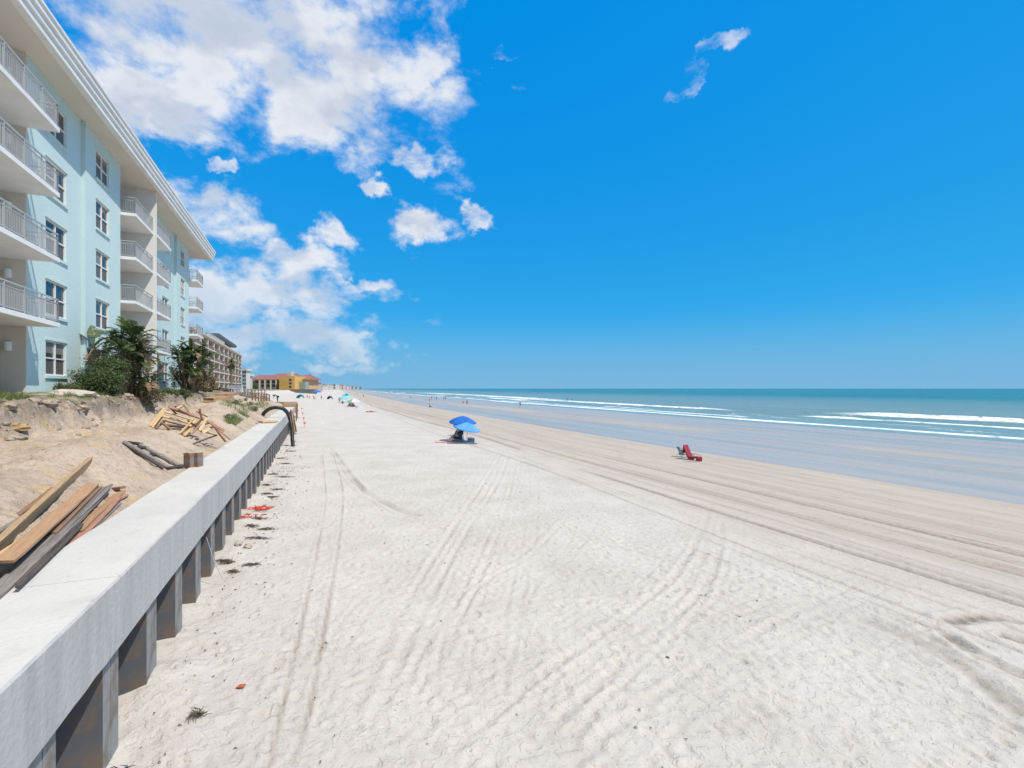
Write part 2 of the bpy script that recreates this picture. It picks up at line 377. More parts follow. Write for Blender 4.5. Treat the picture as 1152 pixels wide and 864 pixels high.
# scraps of dried weed and shell, thickened to paint in tiny pock-mark shadows
sp = mth('MULTIPLY', rngm(noise(pos, 20, 3, .6, .0), .655, .69), rngm(noise(pos, .8, 3), .45, .6)); sp = mth('MULTIPLY', sp, mth('SUBTRACT', 1, attr('wet')))
col = mix(mth('MULTIPLY', sp, .5), col, (.11,.085,.06)); col = mix(mth('MULTIPLY', mth('MULTIPLY', rngm(noise(pos, 34, 2), .60, .66), mth('SUBTRACT', 1, attr('wet'))), .22), col, (.25,.22,.19)); L.new(col, p.inputs['Base Color'])
rg = N.new('ShaderNodeMix'); L.new(attr('wet'), rg.inputs[0]); rg.inputs[2].default_value = .95
L.new(rngm(noise(st.outputs[0], .4, 4), .35, .7, .20, .36), rg.inputs[3]); L.new(rg.outputs[0], p.inputs['Roughness'])
sg = N.new('ShaderNodeMix'); L.new(attr('wet'), sg.inputs[0]); sg.inputs[2].default_value = .12; sg.inputs[3].default_value = .19; L.new(sg.outputs[0], p.inputs['Specular IOR Level'])
h = mth('ADD', mth('MULTIPLY', noise(pos, 10, 7, .74), .026), mth('MULTIPLY', noise(pos, 2.5, 2), .010))
vo = N.new('ShaderNodeTexVoronoi'); vo.inputs['Scale'].default_value = 6.5; vo.feature = 'F1'; L.new(pos, vo.inputs['Vector'])
h = mth('ADD', h, mth('MULTIPLY', vo.outputs['Distance'], .010))
wob = N.new('ShaderNodeTexNoise'); wob.inputs['Scale'].default_value = 5; L.new(pos, wob.inputs['Vector']); wa = N.new('ShaderNodeMixRGB'); wa.blend_type = 'ADD'; wa.inputs[0].default_value = .16; L.new(pos, wa.inputs[1]); L.new(wob.outputs['Color'], wa.inputs[2])
v3 = N.new('ShaderNodeTexVoronoi'); v3.inputs['Scale'].default_value = 3.1; L.new(wa.outputs[0], v3.inputs['Vector']); sc3 = N.new('ShaderNodeSeparateColor'); L.new(v3.outputs['Color'], sc3.inputs[0])
pit = mth('MULTIPLY', rngm(v3.outputs['Distance'], .30, .12), mth('GREATER_THAN', sc3.outputs[0], .45)); h = mth('SUBTRACT', h, mth('MULTIPLY', pit, .016))
h = mth('ADD', h, mth('MULTIPLY', rngm(noise(pos, 6, 3, .6, .5), .50, .60), .012))
inv_t = mth('SUBTRACT', 1, mth('MULTIPLY', attr('tan'), .72)); h = mth('MULTIPLY', h, inv_t)
h = mth('ADD', h, mth('MULTIPLY', mth('MULTIPLY', noise(st.outputs[0], 3, 4), attr('tan')), .02))
h = mth('MULTIPLY', h, mth('SUBTRACT', 1, mth('MULTIPLY', attr('wet'), .985)))
h = mth('MULTIPLY', h, mth('ADD', 1, mth('MULTIPLY', attr('exc'), 1.3)))
wvt = N.new('ShaderNodeTexWave'); wvt.bands_direction = 'Y'; wvt.inputs['Scale'].default_value = 1.1; wvt.inputs['Distortion'].default_value = 1.5; wvt.inputs['Detail'].default_value = 2; L.new(wpos, wvt.inputs['Vector'])
h = mth('ADD', h, mth('MULTIPLY', mth('MULTIPLY', wvt.outputs['Fac'], mth('MULTIPLY', attr('dark'), attr('tan'))), .035))
bp = N.new('ShaderNodeBump'); bp.inputs['Strength'].default_value = .75; bp.inputs['Distance'].default_value = 1.0; L.new(h, bp.inputs['Height']); L.new(bp.outputs[0], p.inputs['Normal'])
ter = ((V < -9.0) & (U < 70)) | ((V < -12) & (U >= 70) & (U < 95)) | ((VV < -25.5) & (U >= 95))
ex = (V < -2.93) & (U < 90)
dunev = np.where(U > 66, sm(-1.5, -4, V)*sm(97, 88, U), 0)
g = grid_obj('ground', us, vs, Zg, {'tan': tan, 'wet': wetf*(U > 0), 'exc': np.where(U < 66, ex*1., dunev)*.9, 'ter': ter*1., 'dark': dark*(1-wet*.8)}, m); tag(g, kind='structure')

# ------------------------------------------------------------------ sea
u2 = [-3000, -1000, -400, -150, -60]
while u2[-1] < 250: u2.append(u2[-1]+1.2)
while u2[-1] < 26000: u2.append(u2[-1]*1.02)
v2 = [55.]
while v2[-1] < 135: v2.append(v2[-1]+.28)
while v2[-1] < 26000: v2.append(v2[-1]*1.035)
u2 = np.array(u2); v2 = np.array(v2); U2, V2 = np.meshgrid(u2, v2, indexing='ij'); W2 = V2-.8*shift(U2)
Zs = np.full(U2.shape, -1.5); foam = np.zeros_like(Zs)
def wave(c, ht, wd, act, fw, s):
    global Zs, foam
    cc = c+3.2*(fbm(U2*.012+s, U2*0+s, 3, 80+s)-.5)*2
    d = W2-cc; a = act(U2)
    Zs += a*ht*np.where(d < 0, np.exp(-(d/(wd*.45))**2), np.exp(-(d/wd)**2))
    w_ = 1.35*fw*(.35+1.3*fbm(U2*.06, U2*0+s, 3, 90+s))
    foam = np.maximum(foam, a*np.exp(-((d+w_*.4)/w_)**4)*1.0)
wave(78, .10, 1.5, lambda u: np.ones_like(u)*.95, .75, 1)
wave(82.5, .12, 2, lambda u: sm(.44, .52, fbm(u*.02+3, u*0, 2, 5))*.8, .55, 2)
wave(97, .25, 2.5, lambda u: sm(30, 46, u)*.0+sm(.55, .62, fbm(u*.018+8, u*0, 2, 6))*.9+sm(78, 62, u)*.9*(u > -60), .9, 3)
wave(106, .35, 3, lambda u: sm(95, 115, u)*sm(420, 200, u), 1.5, 4)
wave(117, .5, 3.4, lambda u: sm(85, 68, u)+.9*sm(200, 260, u)*sm(900, 500, u), 1.6, 5)
wave(90, .15, 2, lambda u: sm(.48, .55, fbm(u*.03+1, u*0, 2, 9))*.75*(u > 20), .5, 6)
Zs += .10*np.sin(W2*.8+2*fbm(U2*.02, V2*.02, 2, 7))*sm(85, 100, W2)*sm(500, 200, V2)+(fbm(U2*.25, V2*.4, 3, 99)-.5)*.22*sm(80, 95, W2)*sm(400, 180, V2)
m, N, L, p = nodes('sea_water'); attr, noise, rngm, mth, mix = mk(N, L)
pos = N.new('ShaderNodeNewGeometry').outputs['Position']
mp = N.new('ShaderNodeMapping'); mp.inputs['Rotation'].default_value = (0, 0, -AW); mp.inputs['Scale'].default_value = (1, .35, 1); L.new(pos, mp.inputs[0])
c = mix(rngm(noise(mp.outputs[0], .03, 4), .4, .62), (.17,.25,.22), (.20,.255,.22))
deep = mix(rngm(noise(mp.outputs[0], .008, 3), .4, .6), (.018,.135,.140), (.028,.16,.155))
c = mix(attr('deep'), c, deep)
fm = mth('MULTIPLY', attr('foam'), rngm(noise(mp.outputs[0], 1.1, 6, .7), .30, .46)); 
thin = mth('MULTIPLY', attr('surf'), rngm(noise(mp.outputs[0], .35, 7, .75), .57, .66)); fm = mth('MAXIMUM', fm, mth('MULTIPLY', thin, .55))
c = mix(fm, c, (.82,.83,.82)); L.new(c, p.inputs['Base Color'])
rr = N.new('ShaderNodeMix'); L.new(fm, rr.inputs[0]); rr.inputs[2].default_value = .22; rr.inputs[3].default_value = .8; L.new(rr.outputs[0], p.inputs['Roughness'])
p.inputs['IOR'].default_value = 1.33; p.inputs['Specular IOR Level'].default_value = .20
b = N.new('ShaderNodeBump'); b.inputs['Distance'].default_value = 1; b.inputs['Strength'].default_value = 1
hh = mth('ADD', mth('MULTIPLY', noise(mp.outputs[0], .5, 6, .6), .9), mth('MULTIPLY', fm, .25)); hh = mth('MULTIPLY', hh, attr('chop'))
L.new(hh, b.inputs['Height']); L.new(b.outputs[0], p.inputs['Normal'])
W3 = W2
o = grid_obj('sea', u2, v2, Zs, {'foam': foam, 'deep': sm(100, 420, W3), 'chop': .04+sm(82, 110, W3)*.96, 'surf': sm(80, 84, W3)*sm(124, 100, W3)}, m); tag(o, kind='structure')

# ------------------------------------------------------------------ seawall
conc = None
m, N, L, p = nodes('new_concrete'); attr, noise, rngm, mth, mix = mk(N, L)
tc = N.new('ShaderNodeTexCoord').outputs['Object']
sx = N.new('ShaderNodeMapping'); sx.inputs['Scale'].default_value = (1, 2.2, .25); L.new(tc, sx.inputs[0])
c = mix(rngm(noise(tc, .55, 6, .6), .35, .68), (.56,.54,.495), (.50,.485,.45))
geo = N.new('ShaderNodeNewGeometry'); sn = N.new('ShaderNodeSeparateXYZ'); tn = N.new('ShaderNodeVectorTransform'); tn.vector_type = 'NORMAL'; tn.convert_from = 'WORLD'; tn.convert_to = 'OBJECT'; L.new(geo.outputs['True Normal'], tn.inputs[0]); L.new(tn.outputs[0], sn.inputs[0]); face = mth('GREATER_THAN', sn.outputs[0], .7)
c = mix(face, c, mix(rngm(noise(sx.outputs[0], 1.6, 6, .65), .38, .66), (.45,.435,.415), (.375,.37,.36)))  # seaward face greyer by colour for its weaker sunlight, with form-finish streaks
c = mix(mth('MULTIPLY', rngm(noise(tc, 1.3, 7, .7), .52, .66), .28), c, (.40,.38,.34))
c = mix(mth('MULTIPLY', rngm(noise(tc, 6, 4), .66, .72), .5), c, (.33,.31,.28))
L.new(c, p.inputs['Base Color']); p.inputs['Roughness'].default_value = .85; p.inputs['Specular IOR Level'].default_value = .25
b = N.new('ShaderNodeBump'); b.inputs['Distance'].default_value = .02; b.inputs['Strength'].default_value = .6
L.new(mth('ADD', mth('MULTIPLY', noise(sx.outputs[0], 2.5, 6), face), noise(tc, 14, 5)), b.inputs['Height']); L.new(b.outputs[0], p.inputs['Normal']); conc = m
pile_m = mat('pile_grey', (.085,.088,.10), .55, spec=.4, noise=(3.5, 7, .5, .66), col2=(.13,.10,.08), bump=(12, .2, .006))
flange_m = mat('pile_flange', (.25,.25,.25), .6, spec=.3, noise=(4, 7, .45, .66), col2=(.17,.15,.13), bump=(12, .2, .006))
sw = thing('seawall', (0, 0, 0), 'long new pale concrete seawall on dark steel sheet piles', 'seawall', rz=AW)
TOP = H-2.3; CB = H-2.3-.85
bounds = [-18.2, -5.4, 7.37, 20.1, 32.9, 45.6, 58.4, 66.5]
for a, bb in zip(bounds[:-1], bounds[1:]):
    mbb = bmesh.new(); n = int((bb-a)/.25); prof = [(-3.37, 0), (-3.35, .02), (-2.225, .02), (-2.2, -.005), (-2.2, 1), (-3.37, 1)]
    ring = []
    for i in range(n+1):
        u = a+.006+(bb-a-.012)*i/n
        w = .012*(mnoise.noise(Vector((u*.35, 1, 0)))); w2 = .01*mnoise.noise(Vector((u*.5, 7, 0))); lw = .02*max(0, mnoise.noise(Vector((u*1.9, 3, 0))))+.012*mnoise.noise(Vector((u*6, 5, 0)))
        ring.append([mbb.verts.new(q) for q in ((-3.37, u, TOP-.03+w2), (-3.345, u, TOP+w2), (-2.222+w, u, TOP+w2), (-2.2+w, u, TOP-.022+w2), (-2.2+w, u, CB+lw), (-3.37, u, CB))])
    for r0, r1 in zip(ring[:-1], ring[1:]):
        for k in range(6): mbb.faces.new((r0[k], r0[(k+1) % 6], r1[(k+1) % 6], r1[k]))
    mbb.faces.new(ring[0][::-1]); mbb.faces.new(ring[-1]); bmesh.ops.recalc_face_normals(mbb, faces=mbb.faces)
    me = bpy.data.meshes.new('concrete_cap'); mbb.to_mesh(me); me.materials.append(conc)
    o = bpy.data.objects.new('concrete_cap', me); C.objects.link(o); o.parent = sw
# one sheet pile: outer flange, webs, recessed pan
def pile():
    P = [(-2.32, 0), (-2.32, .235), (-2.345, .24), (-2.345, .255), (-2.32, .26), (-2.32, .5), (-2.85, .62), (-2.85, 1.52), (-2.32, 1.64)]
    th = .02; vs_ = []; fs = []
    for (x, y) in P: vs_ += [(x, y, -1.0), (x, y, CB+.05), (x-th, y+(.0), -1.0), (x-th, y, CB+.05)]
    for i in range(len(P)-1):
        a = i*4; b_ = a+4; fs += [(a, b_, b_+1, a+1), (a+2, a+3, b_+3, b_+2), (a+1, b_+1, b_+3, a+3)]
    k = MB(); k.add(vs_, fs); k.m = [1 if (i//3) < 5 else 0 for i in range(len(fs))]; return k
p0 = pile().build('sheet_pile', [pile_m, flange_m], sw); p0.location = (0, 7.2-1.64*7, 0)
for k in range(1, 43):
    c_ = p0.copy(); C.objects.link(c_); c_.parent = sw; c_.location = (0, 7.2+1.64*(k-7), 0)

# ------------------------------------------------------------------ aqua apartment building
OB = Vector((-11.36, 0, 0)); GB = H-.22
bd = thing('apartment_building', (OB.x, OB.y, 0), 'five storey pale aqua building with wide white eave and grey railed balconies', 'apartment building', rz=AB)
FL = [H-.02]+[H+2.8*k+.02 for k in range(1, 5)]; SOF = H+14.2
def skin(mb, s0, s1, z0, z1, p, ops, dep=.14, mi=0):
    ss = sorted({s0, s1, *[o[0] for o in ops], *[o[1] for o in ops]}); zs = sorted({z0, z1, *[o[2] for o in ops], *[o[3] for o in ops]})
    for a, b_ in zip(ss[:-1], ss[1:]):
        for c_, d in zip(zs[:-1], zs[1:]):
            ms, mz = (a+b_)/2, (c_+d)/2
            if any(o[0] < ms < o[1] and o[2] < mz < o[3] for o in ops): continue
            mb.add([(p, a, c_), (p, b_, c_), (p, b_, d), (p, a, d)], [(0, 1, 2, 3)], mi)
    for o in ops:
        a, b_, c_, d = o
        mb.add([(p, a, c_), (p, b_, c_), (p, b_, d), (p, a, d), (p-dep, a, c_), (p-dep, b_, c_), (p-dep, b_, d), (p-dep, a, d)], [(0, 1, 5, 4), (1, 2, 6, 5), (2, 3, 7, 6), (3, 0, 4, 7)], mi)
wins = []
def wcol(s0, s1, p, floors=range(5), hd=2.22, sl=.60):
    for k in floors: wins.append((s0, s1, H+2.8*k+sl, H+2.8*k+hd, p))
    return [(s0, s1, H+2.8*k+sl, H+2.8*k+hd) for k in floors]
wall = MB()
A = wcol(24.35, 26.5, -.18); B = wcol(29.75, 31.75, 0); D_ = wcol(45.0, 47.0, -.18); E_ = wcol(51.0, 52.7, 0)
skin(wall, 22.64, 28.3, 0, SOF, -.18, A); skin(wall, 28.3, 33.8, 0, SOF, 0, B)
wall.add([(-.18, 28.3, 0), (0, 28.3, 0), (0, 28.3, SOF), (-.18, 28.3, SOF)], [(0, 1, 2, 3)])
wall.add([(-.18, 49.4, 0), (0, 49.4, 0), (0, 49.4, SOF), (-.18, 49.4, SOF)], [(0, 1, 2, 3)])
skin(wall, 40.6, 49.4, 0, SOF, -.18, D_); skin(wall, 49.4, 54.7, 0, SOF, 0, E_)
wall.add([(-.18, 40.6, 0), (-2.2, 40.6, 0), (-2.2, 40.6, SOF), (-.18, 40.6, SOF)], [(0, 1, 2, 3)])
wall.add([(0, 33.8, 0), (-2.2, 33.8, 0), (-2.2, 33.8, SOF), (0, 33.8, SOF)], [(0, 1, 2, 3)])
wall.add([(0, 54.7, 0), (-9, 54.7, 0), (-9, 54.7, SOF), (0, 54.7, SOF)], [(0, 1, 2, 3)])
wall.build('wall', aqua, bd)
# plinth line and core
lw = MB()
lw.box(-2.4, -2.2, -6, 22.6, 0, SOF); lw.box(-2.4, -2.2, 33.82, 40.58, 0, SOF)          # recess backs
lw.box(-2.2, -.181, 22.6, 22.639, 0, SOF)
lw.box(-14, -2.41, -6, 54.4, 0, SOF)
lw.build('recess_wall', cream, bd)
fin = MB(); fin.box(-2.2, .95, 37.95, 38.15, 0, SOF-.003); fin.build('fin_wall', mat('fin_paint', (.72,.70,.66), .8, spec=.2, bump=(14, .25, .01)), bd)
rf = MB()      # eave: soffit + stepped fascia
def ew_(s): return 1.05+(s-22)/36*.6
e0, e1 = -6, 58.4
rf.add([(ew_(e0), e0, SOF), (ew_(e1), e1, SOF), (-14, e1, SOF), (-14, e0, SOF)], [(0, 1, 2, 3)])
o_ = rf.build('soffit', cream, bd)
fa = MB(); PF = [(-.3, -.03), (0, -.03), (0, .27), (.08, .30), (.08, .55), (.16, .58), (.16, .82), (.22, .84), (.22, .95), (-.3, .95)]
vs_ = []
for s_, ad in ((e0, 0), (e1, 1)):
    for q_, z_ in PF: vs_.append((ew_(s_)+q_, s_+ad*q_, SOF+z_))
nP = len(PF); fa.add(vs_, [(i, (i+1) % nP, (i+1) % nP+nP, i+nP) for i in range(nP)]+[tuple(range(nP))[::-1]])
vs_ = []
for q_, z_ in PF: vs_.append((ew_(e1)+q_, e1+q_, SOF+z_))
for q_, z_ in PF: vs_.append((-14, e1+q_, SOF+z_))
fa.add(vs_, [(i, (i+1) % nP, (i+1) % nP+nP, i+nP) for i in range(nP)])
fa.build('fascia', white, bd)
rt = MB(); rt.box(-14, .25, e0, e1-.3, SOF+.05, SOF+.9); rt.build('roof', mat('roof_gravel', (.5,.48,.45), .9, bump=(20, .4, .02)), bd)
# windows
def window(s0, s1, z0, z1, p):
    f = MB(); t = .07; x0, x1 = p-.11, p-.04
    sm_ = (s0+s1)/2; zm = (z0+z1)/2
    for a in (s0, sm_-t/2-.01, s1-t): f.box(x0, x1, a, a+t+(.02 if a not in (s0, s1-t) else 0), z0, z1)
    for a, b_ in ((s0+t, sm_-t/2-.012), (sm_+t/2+.012, s1-t-.002)):
        for c_ in (z0, zm-.03, z1-t): f.box(x0+.003, x1-.004, a, b_, c_, c_+(.06 if c_ == zm-.03 else t))
    fo = f.build('window', white, bd)
    g_ = MB(); g_.box(p-.135, p-.10, s0+.02, s1-.02, z0+.02, z1-.02, 0)
    g_.box(p-.1, p-.092, s0+t, sm_-t/2-.013, z0+t, zm-.03, 1); g_.box(p-.1, p-.092, sm_+t/2+.013, s1-t-.003, z0+t, zm-.03, 1)
    g_.build('pane', [glass, screen], fo)
    hsh = int(s0*7+z0*13) % 5
    if hsh < 3:
        c_ = MB(); zc = z1-t-.02-(z1-z0)*(.12, .3, .85)[hsh]; c_.box(p-.0995, p-.094, s0+t+.01, (sm_-t/2-.02) if hsh == 2 else (s1-t-.01), max(zc, zm+.04) if hsh == 2 else zc, z1-t-.005); c_.build('blind', mat('blind', (.20,.19,.165), .25), fo)
    s_ = MB(); s_.box(p-.02, p+.07, s0-.08, s1+.08, z0-.13, z0-.002); s_.build('sill', aqua, fo)
    s_ = MB(); s_.box(p-.02, p+.035, s0-.08, s1+.08, z1+.002, z1+.10); s_.build('lintel', aqua, fo)
for w_ in wins: window(*w_)
def railing(pts, z, hgt=1.0):
    r = MB(); 
    for (a, b_) in zip(pts[:-1], pts[1:]):
        a = Vector((*a, 0)); b_ = Vector((*b_, 0)); L_ = (b_-a).length; d = (b_-a)/L_
        r.beam(a+Vector((0,0,z+hgt)), b_+Vector((0,0,z+hgt)), .06, .045); r.beam(a+Vector((0,0,z+hgt-.17)), b_+Vector((0,0,z+hgt-.17)), .035, .03); r.beam(a+Vector((0,0,z+.09)), b_+Vector((0,0,z+.09)), .035, .03)
        n = int(L_/.115)
        for k in range(n+1):
            q = a+d*(L_*k/n); r.beam(q+Vector((0,0,z+.1)), q+Vector((0,0,z+hgt-.17)), .018, .018)
        m_ = max(1, round(L_/1.4))
        for k in range(m_+1):
            q = a+d*(L_*k/m_); r.beam(q+Vector((0,0,z)), q+Vector((0,0,z+hgt)), .05, .05)
    return r
def balcony(s0, s1, p0_, p1, z, pts, par=None):
    s_ = MB(); s_.box(p0_, p1, s0, s1, z-.19, z); so = s_.build('balcony', white, bd, bevel=.01)
    railing(pts, z).build('railing', rail_m, so); return so
for k in range(1, 5):
    z = H+2.62+2.8*(k-1)+.2
    balcony(-4, 22.62, -2.2, .93, z, [(.87, -4), (.87, 22.56), (-.15, 22.56)])
    balcony(33.83, 37.94, -2.2, .80, z, [(.0, 33.88), (.74, 33.88), (.74, 37.9)])
    balcony(38.16, 42.6, -.17, .93, z, [(.87, 38.2), (.87, 42.54), (-.15, 42.54)])
    balcony(54.72, 58.2, -9, .75, z, [(.05, 54.78), (.69, 54.78), (.69, 58.1), (-5, 58.1)])
for k in range(5):          # doors and lamps in the end wall of each recess
    z = (GB if k == 0 else H+2.82+2.8*(k-1))
    d = MB(); d.box(-1.95, -1.0, 22.55, 22.597, z+.02, z+2.1, 0); d.box(-1.88, -1.07, 22.535, 22.552, z+.08, z+2.03, 0); do = d.build('door', door_m, bd)
    k2 = MB(); k2.tube([(-1.12, 22.53, z+.98), (-1.12, 22.47, z+.98)], .035, 10); k2.tube([(-1.12, 22.53, z+1.15), (-1.12, 22.50, z+1.15)], .03, 10); k2.build('handle', metal, do)
    l_ = MB(); l_.tube([(-.72, 22.5, z+1.78), (-.72, 22.5, z+1.82), (-.72, 22.5, z+2.15), (-.72, 22.5, z+2.18)], [.09, .13, .13, .09], 14); l_.build('wall_lamp', white, bd, smooth=False)
    gl = MB(); gl.box(-2.19, -2.15, 15, 19, z+.05, z+2.1, 0)
    for q in (15, 16.97, 18.94): gl.box(-2.15, -2.10, q, q+.06, z+.05, z+2.1, 1)
    gl.build('sliding_door', [glass, white], bd)
    gl = MB(); gl.box(-2.19, -2.15, 34.3, 37.4, z+.05, z+2.1, 0)
    for q in (34.3, 35.8, 37.34): gl.box(-2.15, -2.10, q, q+.06, z+.05, z+2.1, 1)
    gl.build('sliding_door', [glass, white], bd)
pt = MB(); pt.box(.0, 1.0, -6, 24.5, GB-.5, GB); pt.box(-2.2, -.001, -6, 22.59, GB-.5, GB+.002)
tag(pt.build('patio', mat('patio_concrete', (.52,.50,.46), .9, bump=(12, .3, .01))), kind='structure').rotation_euler = (0, 0, AB)
bpy.data.objects['patio'].location = OB
def bl(p, s, z): return OB+Vector((p*math.cos(AB)-s*math.sin(AB), p*math.sin(AB)+s*math.cos(AB), z))

# ------------------------------------------------------------------ hotel with balcony grid
OB2 = Vector((-22, 0, 0)); h2 = thing('hotel', (OB2.x, 0, 0), 'brown five storey hotel with white grid of balconies beyond the aqua building', 'hotel', rz=AB)
brown = mat('brown_stucco', (.12,.09,.08), .9, noise=(.3, 4, .4, .65), col2=(.09,.07,.06)); brown2 = mat('divider_tan', (.26,.20,.165), .9)
wht = mat('hotel_white', (.58,.51,.43), .8)
b0 = H-.8; fs_ = 138.2-9.16*3
w_ = MB(); w_.box(-16, -1.9, fs_-9, fs_+9.16*10, b0-2, b0+13.2); w_.build('wall', brown, h2)
for k in range(6):
    s_ = MB(); s_.box(-1.9, .05, fs_-9, fs_+9.16*10+.2, b0+2.6*k-.14, b0+2.6*k+.14); s_.build('floor_slab', wht, h2)
rr_ = MB(); rr_.box(-16, .25, fs_-9.2, fs_+9.16*10+.5, b0+13.15, b0+13.5); rr_.build('roof', wht, h2)
for j in range(11):
    s_ = MB(); s_.box(-1.89, .0, fs_+9.16*j-.15, fs_+9.16*j+.15, b0-1.5, b0+13.1); s_.build('dividing_wall', wht, h2)
proto = None
for k in range(5):
    for j in range(-1, 10):
        if proto is None:
            d = MB(); d.box(-1.85, -.5, 4.5, 4.7, .15, 2.44, 1); d.box(-.12, -.06, .2, 8.95, .15, .95, 0); d.box(-1.88, -1.8, .8, 2.9, .15, 2.2, 2); d.box(-1.88, -1.8, 5.5, 7.6, .15, 2.2, 2)
            proto = d.build('balcony_bay', [mat('brown_rail', (.17,.125,.11), .8), brown2, glass], h2); q = proto
        else: q = proto.copy(); C.objects.link(q); q.parent = h2
        q.location = (0, fs_+9.16*j, b0+2.6*k)
pw = MB(); pw.box(-12, -4, 150/.917+2, 185/.917, b0+13.5, b0+16.3); pw.build('penthouse_wall', wht, h2)
pr = MB(); pr.box(-12, -1.8, 150/.917-4, 187/.917, b0+16.3, b0+17.2); pr.build('penthouse_roof', mat('dark_fascia', (.07,.09,.10), .6), h2)
pg = railing([(-.2, 128), (-.2, 158)], b0+13.5, 1.1); pg.build('roof_railing', rail_m, h2)
# terrace wall of the hotel
def wallbox(name, x0, x1, ytop, ybot, Z, depth, mt, label, cat):
    a = at(x0, ytop, Z); b_ = at(x1, ytop, Z); zt = a.z; zb = at(x0, ybot, Z).z
    k = MB(); k.box(a.x, b_.x, Z, Z+depth, zb, zt); k.box(a.x-.05, b_.x+.05, Z-.08, Z+depth+.05, zt+.002, zt+.12)
    return tag(k.build(name, mt), label, cat)
pale = mat('pale_concrete', (.55,.57,.58), .85, noise=(1, 4, .4, .7), col2=(.46,.48,.49))
wallbox('garden_wall', 257, 272, 434.5, 442.5, 92, .4, pale, 'low pale grey concrete wall in front of the brown hotel', 'wall')
o = wallbox('garden_wall', 236, 245, 436, 441, 85, .4, wht, 'short cream block wall left of the dark railing before the hotel', 'wall')

# ------------------------------------------------------------------ orange and red roofed hotel
def bx(par, name, x0, x1, y0, y1, Z, dep, mt):
    a = at(x0, y0, Z); b_ = at(x1, y1, Z); k = MB(); k.box(a.x, b_.x, Z, Z+dep, b_.z, a.z); return k.build(name, mt, par)
def gable(par, name, x0, x1, yr, ye, Z, dep, mt, over=.6):
    a = at(x0, ye, Z); b_ = at(x1, ye, Z); r_ = at(x0, yr, Z).z; k = MB(); y0, y1 = Z-over, Z+dep
    ym = (y0+y1)/2
    k.add([(a.x-over, y0, a.z), (b_.x+over, y0, a.z), (b_.x-2, ym, r_), (a.x+2, ym, r_), (a.x-over, y1, a.z), (b_.x+over, y1, a.z)], [(0, 1, 2, 3), (5, 4, 3, 2), (0, 3, 4), (1, 5, 2), (0, 4, 5, 1)])
    return k.build(name, mt, par)
yel = mat('yellow_stucco', (.62,.37,.11), .9, noise=(.2, 4, .4, .6), col2=(.56,.32,.09)); red = mat('red_tile', (.30,.12,.095), .8, noise=(.5, 5, .4, .6), col2=(.22,.10,.085))
crm = mat('sand_stucco', (.50,.38,.27), .9)
h3 = thing('hotel', (0, 0, 0), 'distant yellow hotel with red tiled roofs and white columns at the beach edge', 'hotel')
bx(h3, 'wall', 282, 314, 427, 439, 352, 14, crm)
gable(h3, 'roof', 281, 315, 421.5, 427, 350, 18, red)
for x in (285, 292, 298, 304.5, 310.5):
    a = at(x, 427.4, 349); k = MB(); k.box(a.x-.35, a.x+.35, 348.6, 349.4, at(x, 439, 349).z, a.z); k.build('column', wht, h3)
for x in (287, 294, 300, 306):
    for y in (428.6, 432.6):
        bx(h3, 'window', x, x+3.4, y, y+2.6, 351.9, .05, glass)
bx(h3, 'main_block', 314, 331.6, 423.2, 440, 345, 22, yel)
for y in (426.2, 430.2, 434.2):
    bx(h3, 'window', 325.2, 328, y, y+2.1, 344.9, .05, glass)
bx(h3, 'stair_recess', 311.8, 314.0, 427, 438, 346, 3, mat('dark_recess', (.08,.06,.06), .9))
gable(h3, 'roof', 303, 330, 419.6, 423.4, 372, 20, red)
bx(h3, 'upper_wall', 304, 329, 423, 430, 373, 14, yel)
bx(h3, 'cupola', 323.5, 327.5, 418.2, 423, 366, 5, wht)
bx(h3, 'side_block', 331.7, 340, 426.5, 440, 360, 30, mat('peach_stucco', (.50,.33,.2), .9)); gable(h3, 'roof', 330.5, 341.5, 420.5, 427, 358, 34, red)
bx(h3, 'balcony_block', 336, 343.5, 429.5, 440, 352, 6, mat('green_rail', (.24,.30,.26), .9))
wallbox('terrace_wall', 316, 356, 438.2, 443.0, 335, 1.2, mat('dark_green_fence', (.11,.15,.135), .9, noise=(.6, 4, .4, .6), col2=(.17,.15,.12)), 'dark green terrace wall below the yellow hotel along the sand', 'wall')

def far_block(x0, x1, yt, Z, col, label, dep=18, rows=3, roof=None, name='building'):
    t = thing(name, at((x0+x1)/2, 438, Z), label, 'building', 'buildings along the far shore')
    a = at(x0, yt, Z); b_ = at(x1, yt, Z); lx = t.location
    mt = mat('far_%d' % len(MATS), col, .9)
    k = MB(); k.box(a.x-lx.x, b_.x-lx.x, 0, dep, -6, a.z-lx.z); k.build('wall', mt, t)
    wdt = b_.x-a.x
    for r_ in range(rows):
        zz = (a.z-lx.z)*(r_+.35)/rows; k = MB()
        n = max(2, int(wdt/6))
        for q in range(n):
            xx = a.x-lx.x+wdt*(q+.25)/n; k.box(xx, xx+wdt/n*.55, -.15, -.02, zz, zz+(a.z-lx.z)/rows*.45)
        k.build('window', glass, t)
    k = MB(); k.box(a.x-lx.x-.6, b_.x-lx.x+.6, -.6, dep+.5, a.z-lx.z+.01, a.z-lx.z+.8); k.build('roof', roof or wht, t)
    return t
far_block(272.5, 277, 417, 205, (.55,.53,.5), 'narrow white stepped building just beyond the brown hotel', rows=5, dep=3)
far_block(276.5, 280, 423, 215, (.45,.42,.4), 'low grey building between the white one and the dark trees', rows=3, dep=3)
far_block(343.5, 352.5, 431.2, 470, (.50,.34,.24), 'peach coloured block right of the yellow hotel', roof=red, rows=3)
far_block(352, 357, 433.8, 620, (.42,.33,.28), 'small tan block right of the peach coloured one', rows=2)
